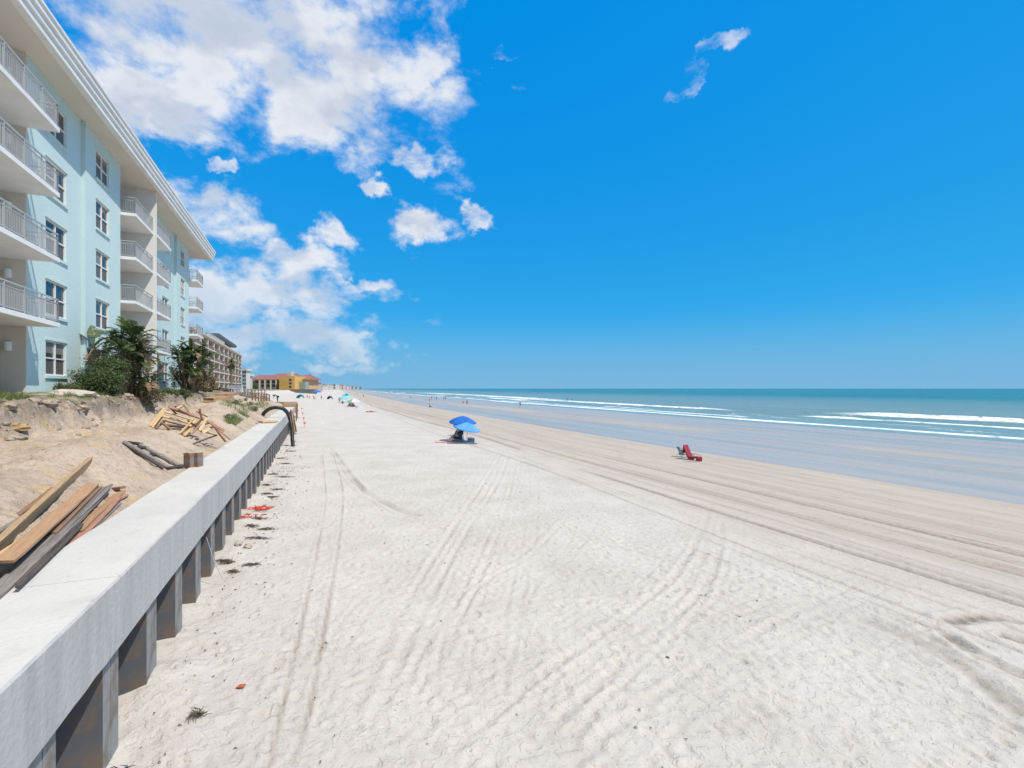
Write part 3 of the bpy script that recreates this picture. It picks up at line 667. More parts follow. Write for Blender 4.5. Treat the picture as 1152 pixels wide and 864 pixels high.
fx = [(357.5,362,433.6,900),(362.5,367,432.4,1150),(367.4,370,433.2,1200),(371,377.5,432.2,1450),(378,381,433.4,1600),(381.5,386,432.8,1900),(387,390,434.2,2100),(391,393,433.6,2400),(394,397.5,434.6,2700),(399,402,435.2,3100),(404,407,435.5,3600)]
for i, (a, b_, y, Z) in enumerate(fx):
    t = far_block(a, b_, y, Z, [(.5,.49,.48),(.45,.42,.40),(.52,.45,.40)][i % 3], 'tiny pale tower far up the shore, %s' % ['leftmost of the row','second from left','third from left','widest of the row','narrow, right of the widest','square, mid row','low, right of mid row','thin, right part of row','low, fourth from the right end','third last towards the sea','last one before the open sea'][i], dep=30, rows=2)
    
# ------------------------------------------------------------------ vegetation
def leafcloud(cen, rad, n, size, flat=.75, seed=0, clump=26, shell=.55):
    g_ = np.random.default_rng(seed)
    cc = g_.normal(size=(clump, 3)); cc /= np.linalg.norm(cc, axis=1)[:, None]; cc *= (shell+(1-shell)*g_.random((clump, 1)))*.85
    cc = cc*np.array(rad)+np.array(cen); cc[:, 2] = np.maximum(cc[:, 2], cen[2]-rad[2]*.75)
    idx = g_.integers(0, clump, n); cr = (.22+.2*g_.random(clump))*min(rad)*1.1
    p_ = cc[idx]+g_.normal(size=(n, 3))*cr[idx][:, None]*.62
    d = p_-np.array(cen); d /= (np.linalg.norm(d, axis=1)[:, None]+1e-6)
    nrm = d+g_.normal(size=(n, 3))*.8+np.array([0, 0, .4]); nrm /= np.linalg.norm(nrm, axis=1)[:, None]
    t = np.cross(nrm, g_.normal(size=(n, 3))); t /= np.linalg.norm(t, axis=1)[:, None]+1e-9; b_ = np.cross(nrm, t)
    sz = size*(.6+.8*g_.random((n, 1)))
    vs_ = np.concatenate([p_-t*sz, p_-b_*sz*flat*.5+nrm*sz*.15, p_+t*sz, p_+b_*sz*flat*.5+nrm*sz*.15], 1).reshape(-1, 3)
    vs_[:, 2] = np.maximum(vs_[:, 2], 0)
    mi = (g_.random(n)*3).astype(int)
    return vs_.tolist(), [[4*i, 4*i+1, 4*i+2, 4*i+3] for i in range(n)], mi.tolist()
greens = [mat('leaf_dark', (.055,.095,.028), .55, trans=.25), mat('leaf_mid', (.095,.145,.042), .5, trans=.3), mat('leaf_olive', (.11,.13,.05), .6, trans=.3)]
browns = mat('dead_leaf', (.30,.20,.13), .85, trans=.15); stem_m = mat('stem_brown', (.17,.13,.09), .9, bump=(12, .5, .02))
def bush(X, Y, rx, ry, rz_, n, size, label, name='bush', cat='bush', group=None, mats=None, seed=1, z=None):
    zb = gw(X, Y) if z is None else z
    t = thing(name, (X, Y, zb-.05), label, cat, group)
    k = MB(); v_, f_, mi = leafcloud((0, 0, rz_*.95), (rx, ry, rz_), n, size, seed=seed, clump=int(24+rx*6)); k.add(v_, f_); k.m = mi
    k.build('foliage', mats or greens, t)
    k = MB(); g_ = random.Random(seed)
    for _ in range(7):
        a = g_.random()*6.28; r_ = g_.random()*.5
        k.tube([(0.1*math.cos(a), .1*math.sin(a), -.1), (rx*r_*math.cos(a)*.6, ry*r_*math.sin(a)*.6, rz_*.8), (rx*r_*math.cos(a), ry*r_*math.sin(a), rz_*1.4)], [.05, .035, .015], 5)
    k.build('stem', stem_m, t); return t
def paddle(k, base, az, petl, bladel, bw, lean, mi, split, g_):
    # petiole then arching torn blade
    d = Vector((math.cos(az), math.sin(az), 0)); pts = []; n = 14; tot = petl+bladel
    pos_ = Vector(base); ang = lean
    for i in range(n+1):
        pts.append(pos_.copy()); pos_ = pos_+(d*math.sin(ang)+Vector((0, 0, 1))*math.cos(ang))*tot/n; ang += (.05+.10*(i/n))*(.6+lean)
    k.tube(pts[:6]+[pts[-1]] if False else pts, [.03*(1-.8*i/n)+.006 for i in range(n+1)], 5, mi)
    i0 = int(n*petl/tot); side = Vector((-d.y, d.x, 0))
    m_ = 22; tip = []
    for j in range(m_):
        ta = j/m_; tb = (j+1)/m_
        def P(t):
            f_ = i0+(n-i0)*t; a = int(min(f_, n-1)); return pts[a].lerp(pts[a+1], f_-a)
        for sgn in (-1, 1):
            w0 = bw*math.sin(math.pi*min(1, ta*.93+.07))**.6; w1 = bw*math.sin(math.pi*min(1, tb*.93+.07))**.6
            gap = g_.random() < split; droop = g_.uniform(.05, .45)*(1.6 if gap else 1)
            a = P(ta); b_ = P(tb); 
            if gap: b_ = a.lerp(b_, .72)
            o1 = a+side*sgn*w0+Vector((0, 0, w0*.35-droop*w0)); o2 = b_+side*sgn*w1+Vector((0, 0, w1*.35-droop*w1))
            k.add([a, b_, o2, o1], [(0, 1, 2, 3)], mi)
def giant(X, Y, hgt, stems, nl, label, seed, spread=.9, dead=.30, ll=1.0, z=None):
    g_ = random.Random(seed); zb = (gw(X, Y) if z is None else z)-.05
    t = thing('bird_of_paradise_tree', (X, Y, zb), label, 'tree', 'broad leaved trees by the aqua building')
    tr = MB(); lf = MB()
    for s_ in range(stems):
        a = g_.random()*6.28; r_ = g_.random()**.5*spread; hh_ = hgt*g_.uniform(.25, .72) if s_ else hgt*.72
        b_ = Vector((math.cos(a)*r_*.5, math.sin(a)*r_*.35, 0)); tp = Vector((math.cos(a)*r_*1.3, math.sin(a)*r_*.8, hh_))
        if s_ == 0: tp = Vector((.15, 0, hh_))
        md = b_.lerp(tp, .5)+Vector((g_.uniform(-.12, .12), 0, 0))
        tr.tube([b_, md, tp], [.10, .08, .07], 7)
        for q in range(nl):
            az = g_.choice([0, math.pi])+g_.gauss(0, .75); mi = g_.choices([0, 1, 2], [4, 4, 2])[0]
            isdead = g_.random() < dead*(.6 if s_ else 1)
            ln = g_.uniform(.7, 1.15)*ll
            paddle(lf, tp-Vector((0, 0, g_.uniform(0, .35))), az, ln*.5, ln*.85, .19*ll*g_.uniform(.8, 1.3), g_.uniform(.15, .9) if not isdead else g_.uniform(1.2, 2.1), 3 if isdead else mi, .8 if isdead else .35, g_)
    v_, f_, mi_ = leafcloud((0, 0, hgt*.36), (spread*1.45, spread, hgt*.36), int(2600*spread), .085, seed=seed, clump=40, flat=.5); n0 = len(lf.v); lf.v += v_; lf.f += [[a+n0 for a in f] for f in f_]; lf.m += [(0, 1, 3)[q_] for q_ in mi_]
    tr.build('trunk', stem_m, t); lf.build('crown', greens+[browns], t); return t
p_ = at(133, 443, 26.5); giant(p_.x, p_.y, 4.4, 11, 10, 'tall ragged tree with brown torn leaves behind the round bush', 3, spread=1.15, ll=1.15)
p_ = at(214, 440, 41); giant(p_.x, p_.y, 4.6, 14, 11, 'dense dark tree at the far end of the aqua building', 5, spread=1.25, dead=.25, ll=1.15)
p_ = at(96, 443, 27); giant(p_.x, p_.y, 1.9, 4, 6, 'short leafy clump left of the tall ragged tree', 8, spread=.5, dead=.1, ll=.8)
p_ = at(164, 443, 27); giant(p_.x, p_.y, 2.0, 6, 7, 'low brownish clump right of the tall ragged tree', 9, spread=.8, dead=.4, ll=.8)
p_ = at(117, 445, 24.6); bush(p_.x, p_.y, 1.35, 1.1, .95, 9000, .062, 'big round dark green bush against the aqua wall', seed=4)
p_ = at(78, 445, 23.2); bush(p_.x, p_.y, .75, .4, .27, 1800, .05, 'low olive bush left of the big round bush', seed=6, mats=[greens[2], greens[1], greens[2]])
p_ = at(193, 441, 33.5); bush(p_.x, p_.y, .7, .5, .33, 1500, .06, 'small clipped mound left of the dense dark tree', seed=7, mats=[greens[2], greens[1], greens[2]])
p_ = at(207, 441, 35); bush(p_.x, p_.y, .75, .5, .30, 1500, .06, 'small clipped mound at the foot of the dense dark tree', seed=9, mats=[greens[2], greens[1], greens[2]])
p_ = at(232, 441, 48); bush(p_.x, p_.y, 1.1, .8, .9, 2000, .12, 'pinkish grey thicket right of the dense dark tree', seed=12, mats=[browns, greens[0], browns])
p_ = at(222, 442, 46); bush(p_.x, p_.y, 1.0, .8, .6, 1500, .1, 'brown dry scrub between the dark tree and the hotel', seed=13, mats=[browns, browns, greens[2]])
scr = mat('scrub_grey', (.20,.16,.125), .9, trans=.15)
for i, (x, y, Z, rx, rz_, lb) in enumerate([(290, 441, 96, 2.6, 1.3, 'grey leafless thicket behind the walkway posts'), (277, 440, 120, 3.2, 1.3, 'dark rounded shrubs below the low grey building'), (298, 442, 88, 1.8, .8, 'thin dry scrub at the end of the dune'), (246, 441, 70, 1.6, .55, 'dry brush beside the dark railing')]):
    p_ = at(x, y, Z); bush(p_.x, p_.y, rx, 1.5, rz_, 1800, .14, lb, seed=20+i, mats=[scr, browns, greens[0]] if i != 1 else greens)
for i, (x, Z, rx, hh_, lb) in enumerate([(281, 225, 2.3, 5.5, 'dark tree left of the red roofed wing'), (286, 300, 2.2, 3.4, 'small dark tree in front of the red roofed wing'), (345, 400, 3.2, 4.0, 'dark green tree right of the yellow hotel'), (349.5, 440, 2.6, 3.0, 'small palm like tree beside the peach coloured block')]):
    p_ = at(x, 438, Z); t = thing('tree', (p_.x, p_.y, p_.z-1), lb, 'tree', 'trees near the far hotels')
    k = MB(); v_, f_, mi = leafcloud((0, 0, hh_*.75), (rx, rx, hh_*.4), 900, .35, seed=40+i); k.add(v_, f_); k.m = mi; k.build('crown', greens, t)
    k = MB(); k.tube([(0, 0, 0), (.1, 0, hh_*.8)], [.25, .12], 7); k.build('trunk', stem_m, t)
# palm in front of the brown hotel
p_ = at(260, 440, 100); t = thing('palm_tree', (p_.x, p_.y, p_.z-.6), 'single palm standing in front of the brown hotel grid', 'palm')
k = MB(); k.tube([(0, 0, 0), (.1, 0, 3), (.0, 0, 6.2)], [.28, .2, .17], 8); k.build('trunk', stem_m, t)
k = MB(); g_ = random.Random(3)
for i in range(26):
    az = i*2.4; paddle(k, (0, 0, 6.2), az, .3, 1.5, .28, g_.uniform(.3, 2.0), g_.choice([0, 1, 2, 3]), .3, g_)
k.build('crown', greens+[browns], t)
# grass strip on the terrace edge
def blades(name, regs, label, n, hh_=.22):
    vs_ = []; fs = []; g_ = np.random.default_rng(5)
    for (u0, u1, w0, w1, wt) in regs:
        for _ in range(int(n*wt)):
            u = g_.uniform(u0, u1); w = g_.uniform(w0, w1)
            if mnoise.noise(Vector((u*.9, w*1.3, 2))) < -.12: continue
            b_ = wf(u, -w, gz(u, -w)-.03); a = g_.random()*6.28; l_ = hh_*g_.uniform(.4, 1.3); o = len(vs_)
            dx = Vector((math.cos(a), math.sin(a), 0))*.012; ln = Vector((g_.normal()*.08, g_.normal()*.08, l_))
            vs_ += [b_-dx, b_+dx, b_+ln*.6+dx*.7, b_+ln*1.0]; fs.append([o, o+1, o+2, o+3])
    k = MB(); k.add(vs_, fs); k.m = [int(x) for x in g_.integers(0, 2, len(fs))]
    return tag(k.build(name, [mat('grass_a', (.13,.19,.05), .7, trans=.3), mat('grass_b', (.20,.22,.08), .7, trans=.3)]), label, 'grass', kind='stuff')
blades('grass', [(11, 22.5, 9.1, 10.5, 1), (33, 46, 9.2, 10.8, .8), (24, 31, 9.3, 9.9, .15)], 'patchy green grass along the top of the eroded bank', 9000)
blades('dune_grass', [(30, 37, 4.0, 4.5, .5), (36, 46, 4.3, 5.6, .6), (50, 60, 4, 5.5, .5)], 'sparse grass on the sand mound by the wall', 2500, .25)
for i, (x, y, r_, lb) in enumerate([(257, 472, .33, 'round grey green shrub alone on the sand mound'), (266, 455, .45, 'yellowish plant on top of the sand mound'), (287, 462, .4, 'trailing green plant near the wall on the sand mound'), (281, 456, .35, 'small pale plant high on the sand mound'), (276, 451, .4, 'olive tuft farthest along the sand mound')]):
    p_ = gpx(x, y); bush(p_.x, p_.y, r_, r_, r_*.6, 500, .035, lb, 'dune_plant', 'plant', 'plants on the sand mound', mats=[greens[2], mat('sage', (.20,.24,.12), .8, trans=.2), greens[1]], seed=60+i)
# roots and clods on the eroded bank
W_root = mat('root_brown', (.13,.09,.06), .9)
k_cl = mat('clod', (.24,.19,.145), .95, bump=(7, .8, .05), noise=(3, 4, .4, .6), col2=(.38,.31,.24))
def rock(name, p_, r_, mt, label, cat, group=None, seed=0, sq=.7):
    bm = bmesh.new(); bmesh.ops.create_icosphere(bm, subdivisions=3, radius=r_)
    for v_ in bm.verts:
        n_ = mnoise.fractal(v_.co*(1.6/r_)+Vector((seed*3.1, 0, 0)), 1, 2, 4); v_.co *= 1+.32*n_; v_.co.z *= sq
    me = bpy.data.meshes.new(name); bm.to_mesh(me); me.materials.append(mt)
    o = bpy.data.objects.new(name, me); C.objects.link(o); o.location = p_; return tag(o, label, cat, group)
g_ = random.Random(4)
for i in range(110):
    u = 10.5+40*g_.random()**1.4; w = (8.25 if i % 2 else 8.75)+g_.gauss(0, .25); r_ = g_.uniform(.05, .13) if i % 4 else g_.uniform(.13, .27)
    rock('soil_clod', wf(u, -w, gz(u, -w)+r_*.15), r_, k_cl, 'brown lump of soil fallen from the eroded bank', 'soil clod', 'soil lumps along the eroded bank', i, .6)
for i in range(14):
    u = 11+i*1.9+g_.uniform(-.6, .6); w = 8.72; z0 = gz(u, -9.05); k = MB()
    for _ in range(26):
        a = g_.gauss(0, .3); l_ = g_.uniform(.15, .55); k.tube([(0, 0, 0), (.08+g_.uniform(0, .1), a*.6, -.05-l_*.3), (.10+g_.uniform(0, .25), a, -l_)], [.012, .008, .003], 4, cap=False)
    o = k.build('root_tangle', W_root); o.location = wf(u, -9.0, z0+.03); o.rotation_euler = (0, 0, AW); tag(o, 'dry brown roots hanging out of the eroded bank', 'roots', 'roots hanging from the eroded bank')
p_ = at(82, 445, 21.6); rock('sand_heap', (p_.x, p_.y, gw(p_.x, p_.y)-.02), .85, mat('pale_heap', (.50,.43,.36), .95, bump=(9, .5, .03)), 'rounded pale heap of sand on the bank before the bushes', 'sand heap', seed=9, sq=.36)
p_ = gpx(10, 470); o = rock('rock_slab', (p_.x-.2, p_.y+.1, p_.z-.3), .5, mat('ochre_rock', (.42,.28,.13), .9, bump=(6, .7, .04), noise=(2, 5, .4, .6), col2=(.30,.20,.11)), 'ochre sandstone slab sticking out of the bank at left', 'rock', seed=3, sq=.35)

# ------------------------------------------------------------------ timber
W_or = wood('wood_orange', (.44,.26,.14), (.33,.19,.10)); W_och = wood('wood_ochre', (.42,.28,.15), (.32,.21,.11)); W_gr = wood('wood_grey', (.27,.23,.20), (.16,.135,.12))
W_pale = wood('wood_pale', (.66,.47,.26), (.52,.34,.17)); W_br = wood('wood_brown', (.28,.155,.09), (.18,.10,.06)); W_red = wood('wood_redbrown', (.42,.22,.14), (.30,.15,.10)); W_dk = wood('wood_dark', (.10,.075,.06), (.055,.04,.035))
def board(name, a, b_, w, t, mt, label, cat, group, roll=0):
    a = Vector(a); b_ = Vector(b_); d = b_-a; k = MB(); n = 6
    gg = random.Random(int(abs(a.x*971+b_.y*577+w*1e4))); n = max(3, int(d.length/.3)); bow = gg.uniform(-.012, .012)*d.length; vv_ = []
    for i_ in range(n+1):
        f_ = i_/n; bz_ = bow*(4*f_*(1-f_)); ed = .02*w*5 if i_ in (0, n) else .0
        for sx2, sz2 in ((-1, -1), (1, -1), (1, 1), (-1, 1)): vv_.append((sx2*w/2+gg.uniform(-.03, .03)*w, f_*d.length+gg.uniform(-1, 1)*ed, bz_+sz2*t/2+gg.uniform(-.04, .04)*t))
    ff_ = [(0, 3, 2, 1), (4*n, 4*n+1, 4*n+2, 4*n+3)]
    for i_ in range(n):
        for c4 in range(4): ff_.append((4*i_+c4, 4*i_+(c4+1) % 4, 4*i_+4+(c4+1) % 4, 4*i_+4+c4))
    k.add(vv_, ff_)
    o = k.build(name, mt, bevel=min(.006, t*.2)); o.location = a
    o.rotation_mode = 'QUATERNION'; o.rotation_quaternion = d.to_track_quat('Y', 'Z') @ Matrix.Rotation(roll, 3, 'Y').to_quaternion()
    return tag(o, label, cat, group)
G1 = 'loose boards lying behind the seawall'
for (x0, y0, x1, y1, w, t, l0, l1, mt, rl, lb) in [
    (-45, 655, 101, 519, .09, .24, .12, .02, W_och, .25, 'long ochre plank on edge, farthest from the wall'),
    (4, 632, 104, 545, .24, .05, .30, .14, W_or, .10, 'wide orange brown plank lying on top of the pile'),
    (-30, 643, 37, 600, .09, .05, .24, .22, W_pale, 0, 'thin pale batten poking in across the orange plank'),
    (-30, 690, 118, 550, .22, .07, .10, .10, W_gr, .1, 'weathered grey plank beside the orange one'),
    (-22, 676, 122, 547, .2, .05, .05, .18, W_gr, -.5, 'split grey plank nearest the concrete cap'),
    (10, 668, 128, 560, .34, .04, .0, .04, W_red, .0, 'broad reddish board half buried next to the cap'),
    (15, 625, 66, 575, .16, .05, .06, .06, W_dk, .0, 'dark plank wedged under the orange one'),
    (60, 600, 112, 548, .10, .05, .12, .12, W_br, .3, 'brown strip between the orange and grey planks'),
    (85, 598, 136, 553, .22, .04, .04, .03, W_or, -.15, 'stub of orange plywood at the far end of the pile'),
    (-20, 610, 52, 566, .07, .04, .03, .05, W_gr, .2, 'narrow grey lath between the ochre plank and the orange one'), (20, 660, 92, 590, .06, .05, .16, .14, W_dk, .3, 'dark thin strip along the grey plank'),
    (70, 622, 134, 566, .10, .03, .03, .02, W_gr, .0, 'flat grey slat next to the concrete cap'), (-10, 600, 60, 549, .09, .04, .0, .02, W_br, .2, 'half buried brown lath left of the ochre plank'), (108, 575, 142, 556, .13, .03, .03, .04, W_red, .4, 'small reddish board end nearest the cap edge')]:
    a = gpx(x0, y0, l0); b_ = gpx(x1, y1, l1); board('plank', a, b_, w*.82, t*.9, mt, lb, 'plank', G1, rl)
k = MB(); a = gpx(128, 552); k.beam(a+Vector((-.16,.1,.02)), a+Vector((.18,.02,.06)), .12, .05); tag(k.build('wood_offcut', W_br, bevel=.004), 'short rusty brown offcut ahead of the plank pile', 'wood')
def q(x, y, Zc, jit, lift=.03):
    g0 = gpx(x, y, lift); Z = min(Zc+jit, g0.y); return at(x, y, Z)
Zc = gpx(215, 494).y+.4
hp = [((50,480),(240,240),0),((75,495),(255,260),0),((100,500),(235,330),0),((235,280),(640,400),0),((215,345),(590,440),0),((230,400),(560,480),1),((330,240),(720,370),1),((300,215),(640,330),2),((490,165),(580,290),0),((410,240),(500,200),0),
      ((450,580),(640,380),0),((480,590),(670,400),0),((510,610),(690,430),0),((640,560),(760,360),0),((720,540),(830,370),0),((600,600),(720,470),2),((690,285),(820,345),2),((720,240),(760,400),2),((740,470),(900,420),1),((820,400),(1060,540),2),
      ((880,450),(1140,660),2),((760,570),(900,490),0),((980,570),(1080,690),1),((640,720),(960,600),3),((560,400),(760,560),1),((800,560),(960,600),0),((200,420),(320,520),1),((900,470),(1000,600),1),((120,510),(260,400),1),((350,260),(420,330),3),((540,470),(640,500),2),((250,470),(540,490),3)]
hm = [W_pale, W_br, W_red, W_dk]; g_ = random.Random(12)
hl = ['pale', 'brown', 'reddish', 'dark']
for i, ((ax, ay), (bx_, by), c_) in enumerate(hp):
    P0 = q(165+ax/12.13, 440+ay/12.13, Zc, g_.uniform(-.5, .1)); P1 = q(165+bx_/12.13, 440+by/12.13, Zc, g_.uniform(-.1, .7))
    board('timber_stud', P0, P1, g_.choice([.05, .06, .10]), g_.choice([.045, .06]), hm[c_], '%s timber stud in the tangled heap on the sand' % hl[c_], 'timber', 'timbers in the tangled heap' if c_ == 0 else '%s timbers in the tangled heap' % hl[c_], g_.uniform(0, 1))
# weathered frame half buried in the slope
fr = thing('wooden_frame', gpx(168, 512), 'weathered grey wooden frame half buried in the sand slope', 'wooden frame')
fl = fr.location
for (a, b_, w, mt) in [((100,175),(630,485),.16,W_gr),((260,195),(745,455),.12,W_gr),((120,178),(300,200),.10,W_dk),((240,240),(370,245),.1,W_dk),((400,325),(540,335),.1,W_dk),((600,482),(800,465),.1,W_dk),((180,250),(560,495),.05,W_dk)]:
    P0 = gpx(130+a[0]/10.47, 480+a[1]/10.47, .06); P1 = gpx(130+b_[0]/10.47, 480+b_[1]/10.47, .05); k = MB(); k.beam(P0-fl, P1-fl, w, .05); k.build('board', mt, fr, bevel=.004)
# rusty steel stub by the cap
sp_ = gpx(209, 527); k = MB()
rust = mat('rusty_steel', (.20,.19,.20), .6, noise=(5, 6, .42, .56), col2=(.24,.12,.06), bump=(10, .6, .02)); zz = sp_.z-.3
P = [(-.1, .25), (-.08, -.02), (.22, -.08), (.30, .05), (.46, .02), (.5, .3)]; vs_ = []
for (x, y) in P: vs_ += [(x, y, -.3), (x, y, .62), (x+.012, y+.015, -.3), (x+.012, y+.015, .62)]
fs = []
for i in range(len(P)-1): a = 4*i; fs += [(a, a+4, a+5, a+1), (a+2, a+3, a+7, a+6), (a+1, a+5, a+7, a+3)]
fs += [(0, 1, 3, 2), (20, 22, 23, 21)]
k.add(vs_, fs); o = k.build('steel_stub', rust); o.location = sp_; o.scale = (.72, .72, .72); tag(o, 'rusty grey sheet steel stub standing behind the concrete cap', 'steel sheet')
# stacked formwork panels
G2 = 'stacked form panels on the sand'
for i, (x0, x1, y, Z, th, mt, lb) in enumerate([(235.5, 254, 456.5, 33, .20, W_gr, 'grey bottom bundle of the form panel stack'), (233, 252, 453, 33.5, .22, W_och, 'tan middle bundle of the form panel stack'), (235, 256, 449, 34, .18, W_och, 'ochre top bundle of the form panel stack'), (249, 262, 445, 38, .22, W_red, 'reddish bundle behind the form panel stack')]):
    a = at(x0, y, Z); b_ = at(x1, y-2.5, Z+1.2); o = board('timber_stack', a, b_, 1.1, th, mt, lb, 'form panel', G2)
    if i == 0: pass
# lumber lying across the cap, hose, formwork at the far end
a = wf(36.3, -3.30, TOP+.09); b_ = wf(36.6, -2.30, TOP+.09); board('timber_beam', a, b_, .9, .12, W_pale, 'pale timber block lying across the concrete cap', 'timber', None)
rock('sandbag', wf(35.8, -3.45, TOP+.02), .14, mat('bag_grey', (.35,.33,.31), .9), 'small grey sandbag at the back edge of the cap', 'sandbag', seed=5)
hz = []
hc = [(-3.75, 2.35), (-3.55, 2.65), (-3.2, 2.9), (-2.75, 3.0), (-2.3, 2.92), (-1.98, 2.65), (-1.78, 2.25), (-1.65, 1.7), (-1.58, 1.1), (-1.55, .5), (-1.5, -.02)]
uu = 43.0; pts = []
for i in range(len(hc)-1):
    for j in range(12):
        t = j/12; p1 = hc[i]; p2 = hc[i+1]; p0_ = hc[max(0, i-1)]; p3 = hc[min(len(hc)-1, i+2)]
        cr = [.5*(2*p1[n_]+(-p0_[n_]+p2[n_])*t+(2*p0_[n_]-5*p1[n_]+4*p2[n_]-p3[n_])*t*t+(-p0_[n_]+3*p1[n_]-3*p2[n_]+p3[n_])*t**3) for n_ in (0, 1)]
        pts.append(wf(uu-(i+t)*.12, cr[0], cr[1]))
k = MB(); k.tube(pts, [.135+.014*(i % 2) for i in range(len(pts))], 14); tag(k.build('drain_hose', mat('black_plastic', (.018,.018,.02), .45)), 'black corrugated hose arching over the concrete cap', 'hose')
fw = thing('formwork', wf(66.6, -2.8, 1.3), 'brown plywood formwork box at the far end of the seawall', 'formwork', rz=AW)
k = MB(); k.box(-.75, .72, 0, .06, .15, 1.35); k.box(-.8, .78, .1, 5, 1.0, 1.3); k.build('panel', W_och, fw); k = MB()
for i in range(6): k.box(.72, .82, i*.9, i*.9+.1, -1.2, 1.25)
k.box(.82, .88, 0, 5, .2, .35); k.box(.82, .88, 0, 5, .8, .95); k.build('brace', W_br, fw)
for i in range(7):
    a = wf(51.5+i*.75, -1.9+.1*(i % 3), gz(51+i*.7, -1.5)+.02); b_ = wf(52.2+i*.75+g_.uniform(-.3, .3), -2.12, 2.15+g_.uniform(-.3, .25))
    board('form_plank', a, b_, g_.uniform(.3, .6), .04, [W_red, W_or, W_och][i % 3], 'warped plywood sheet leaning on the far stretch of the seawall', 'plywood', 'plywood sheets leaning on the seawall', g_.uniform(-.5, .5)+1.3)
org = mat('orange_mesh', (.75,.25,.10), .7, trans=.3)
for i, (x, y) in enumerate([(339.5, 462), (340.5, 468), (341.5, 474), (342.5, 480)]):
    p_ = gpx(x, y); k = MB(); k.tube([(0, 0, -.05), (.02, .02, .75)], .025, 6); k.add([(-.12, 0, .3), (.14, .05, .34), (.12, .04, .52), (-.1, -.02, .5)], [(0, 1, 2, 3)])
    o = k.build('marker_stake', org); o.location = p_; tag(o, 'faded orange stake in the sand past the black hose', 'stake', 'orange stakes by the seawall')
# old walkway posts and rails on the dune
def rails(pts, z0, z1, label, n=8, mt=W_gr, wd=.14):
    a = Vector(pts[0]); b_ = Vector(pts[1]); t = thing('walkway_railing', (a.x, a.y, min(a.z, b_.z)), label, 'railing', 'timber walkway railings on the dune')
    for i in range(n+1):
        c_ = a.lerp(b_, i/n)-t.location; k = MB(); k.box(c_.x-wd/2, c_.x+wd/2, c_.y-wd/2, c_.y+wd/2, c_.z+z0, c_.z+z1+.08*((i*7) % 3-1)); k.build('post', mt, t)
    for z in (z1-.1, (z0+z1)/2+.1):
        k = MB(); k.beam(a-t.location+Vector((0, -.09, z)), b_-t.location+Vector((0, -.09, z)), .06, .14, 0); k.build('rail', mt, t)
rails([at(245, 442.5, 78), at(262, 442.5, 82)], -.6, .75, 'dark railing in front of the hotel terrace', 6, W_dk)
rails([at(270, 446.5, 74), at(284, 446, 78)], -.7, .75, 'broken walkway railing with pale gaps, left of the dry thicket', 5, W_gr)
rails([at(284, 449, 70), at(303, 449.5, 76)], -.8, .9, 'leaning walkway railing behind the worker', 6, W_br)
rails([at(262, 443.5, 90), at(298, 443, 100)], -.8, 1.0, 'long grey walkway railing farthest back on the dune', 9, W_gr)
k = MB()
# ------------------------------------------------------------------ litter at the foot of the wall
weed_m = mat('dry_weed', (.15,.125,.085), .95, noise=(8, 3, .4, .6), col2=(.08,.07,.05))
def tuft(name, p_, L_, W_, label, cat, group, mt, n=70, hh_=.06, seed=0, az=0):
    g_ = random.Random(seed); k = MB()
    for i in range(n):
        x = g_.gauss(0, L_*.35); y = g_.gauss(0, W_*.35); a = g_.random()*6.28; l_ = g_.uniform(.04, .16); r_ = g_.uniform(.003, .008)
        z = g_.uniform(0, hh_)*max(0, 1-abs(x)/L_)
        c0 = Vector((x*math.cos(az)-y*math.sin(az), x*math.sin(az)+y*math.cos(az), z))
        k.tube([c0, c0+Vector((math.cos(a)*l_*.5, math.sin(a)*l_*.5, g_.uniform(0, .03))), c0+Vector((math.cos(a+.6)*l_, math.sin(a+.6)*l_, g_.uniform(-.01, .02)))], [r_, r_, r_*.5], 3, cap=False)
    o = k.build(name, mt); o.location = p_; return tag(o, label, cat, group)
sw_px = [(291,584,.55,.16),(283,592,.45,.12),(300,596,.5,.08),(290,606,.6,.07),(305,560,.5,.07),(312,551,.5,.06),(300,556,.4,.08),(318,537,.9,.08),(308,534,.6,.1),(300,546,.4,.08),(322,522,.6,.1),(315,516,.6,.08),(326,508,.8,.12),(331,488,.6,.12),(252,632,.3,.05),(283,636,.3,.05),(221,806,.16,.02),(256,634,.25,.03),(330,497,.5,.08),(336,470,.7,.15),(262,644,.15,.04)]
for i, (x, y, l_, w_) in enumerate(sw_px):
    p_ = gpx(x, y); tuft('seaweed_clump', (p_.x, p_.y, p_.z+.01), l_*.8, w_*.8, 'dark dry seaweed lying on the pale sand near the seawall', 'seaweed', 'seaweed clumps near the seawall', weed_m, int(40+110*l_), .045, i, az=g_.gauss(0, .25))
vs_ = MB(); g_ = random.Random(9)
cl_ = [(4+g_.random()**1.3*30, g_.uniform(-2, 10)) for _ in range(26)]
for i in range(480):
    u, v = ((lambda c_: (c_[0]+g_.gauss(0, .5), c_[1]+g_.gauss(0, .35)))(g_.choice(cl_)) if i % 3 == 0 else (4+g_.random()**1.4*40, -2.1+abs(g_.gauss(0, .8))))
    if i % 9 == 0: v = g_.uniform(-2, 12)
    c0 = wf(u, v, gz(u, v)+.012); a = g_.random()*6.28; l_ = g_.uniform(.005, .022)*(1+u*.05); r_ = l_*.34; w_ = g_.uniform(-1, 2)
    vs_.tube([c0, c0+Vector((math.cos(a)*l_, math.sin(a)*l_, .015)), c0+Vector((math.cos(a+w_)*l_*1.9, math.sin(a+w_)*l_*1.9, .002))], [r_*.5, r_, r_*.3], 4, cap=False)
tag(vs_.build('beach_litter', weed_m), 'scattered crumbs of dry weed over the pale sand', 'weed crumbs', kind='stuff')
rp = mat('red_plastic', (.62,.07,.04), .5)
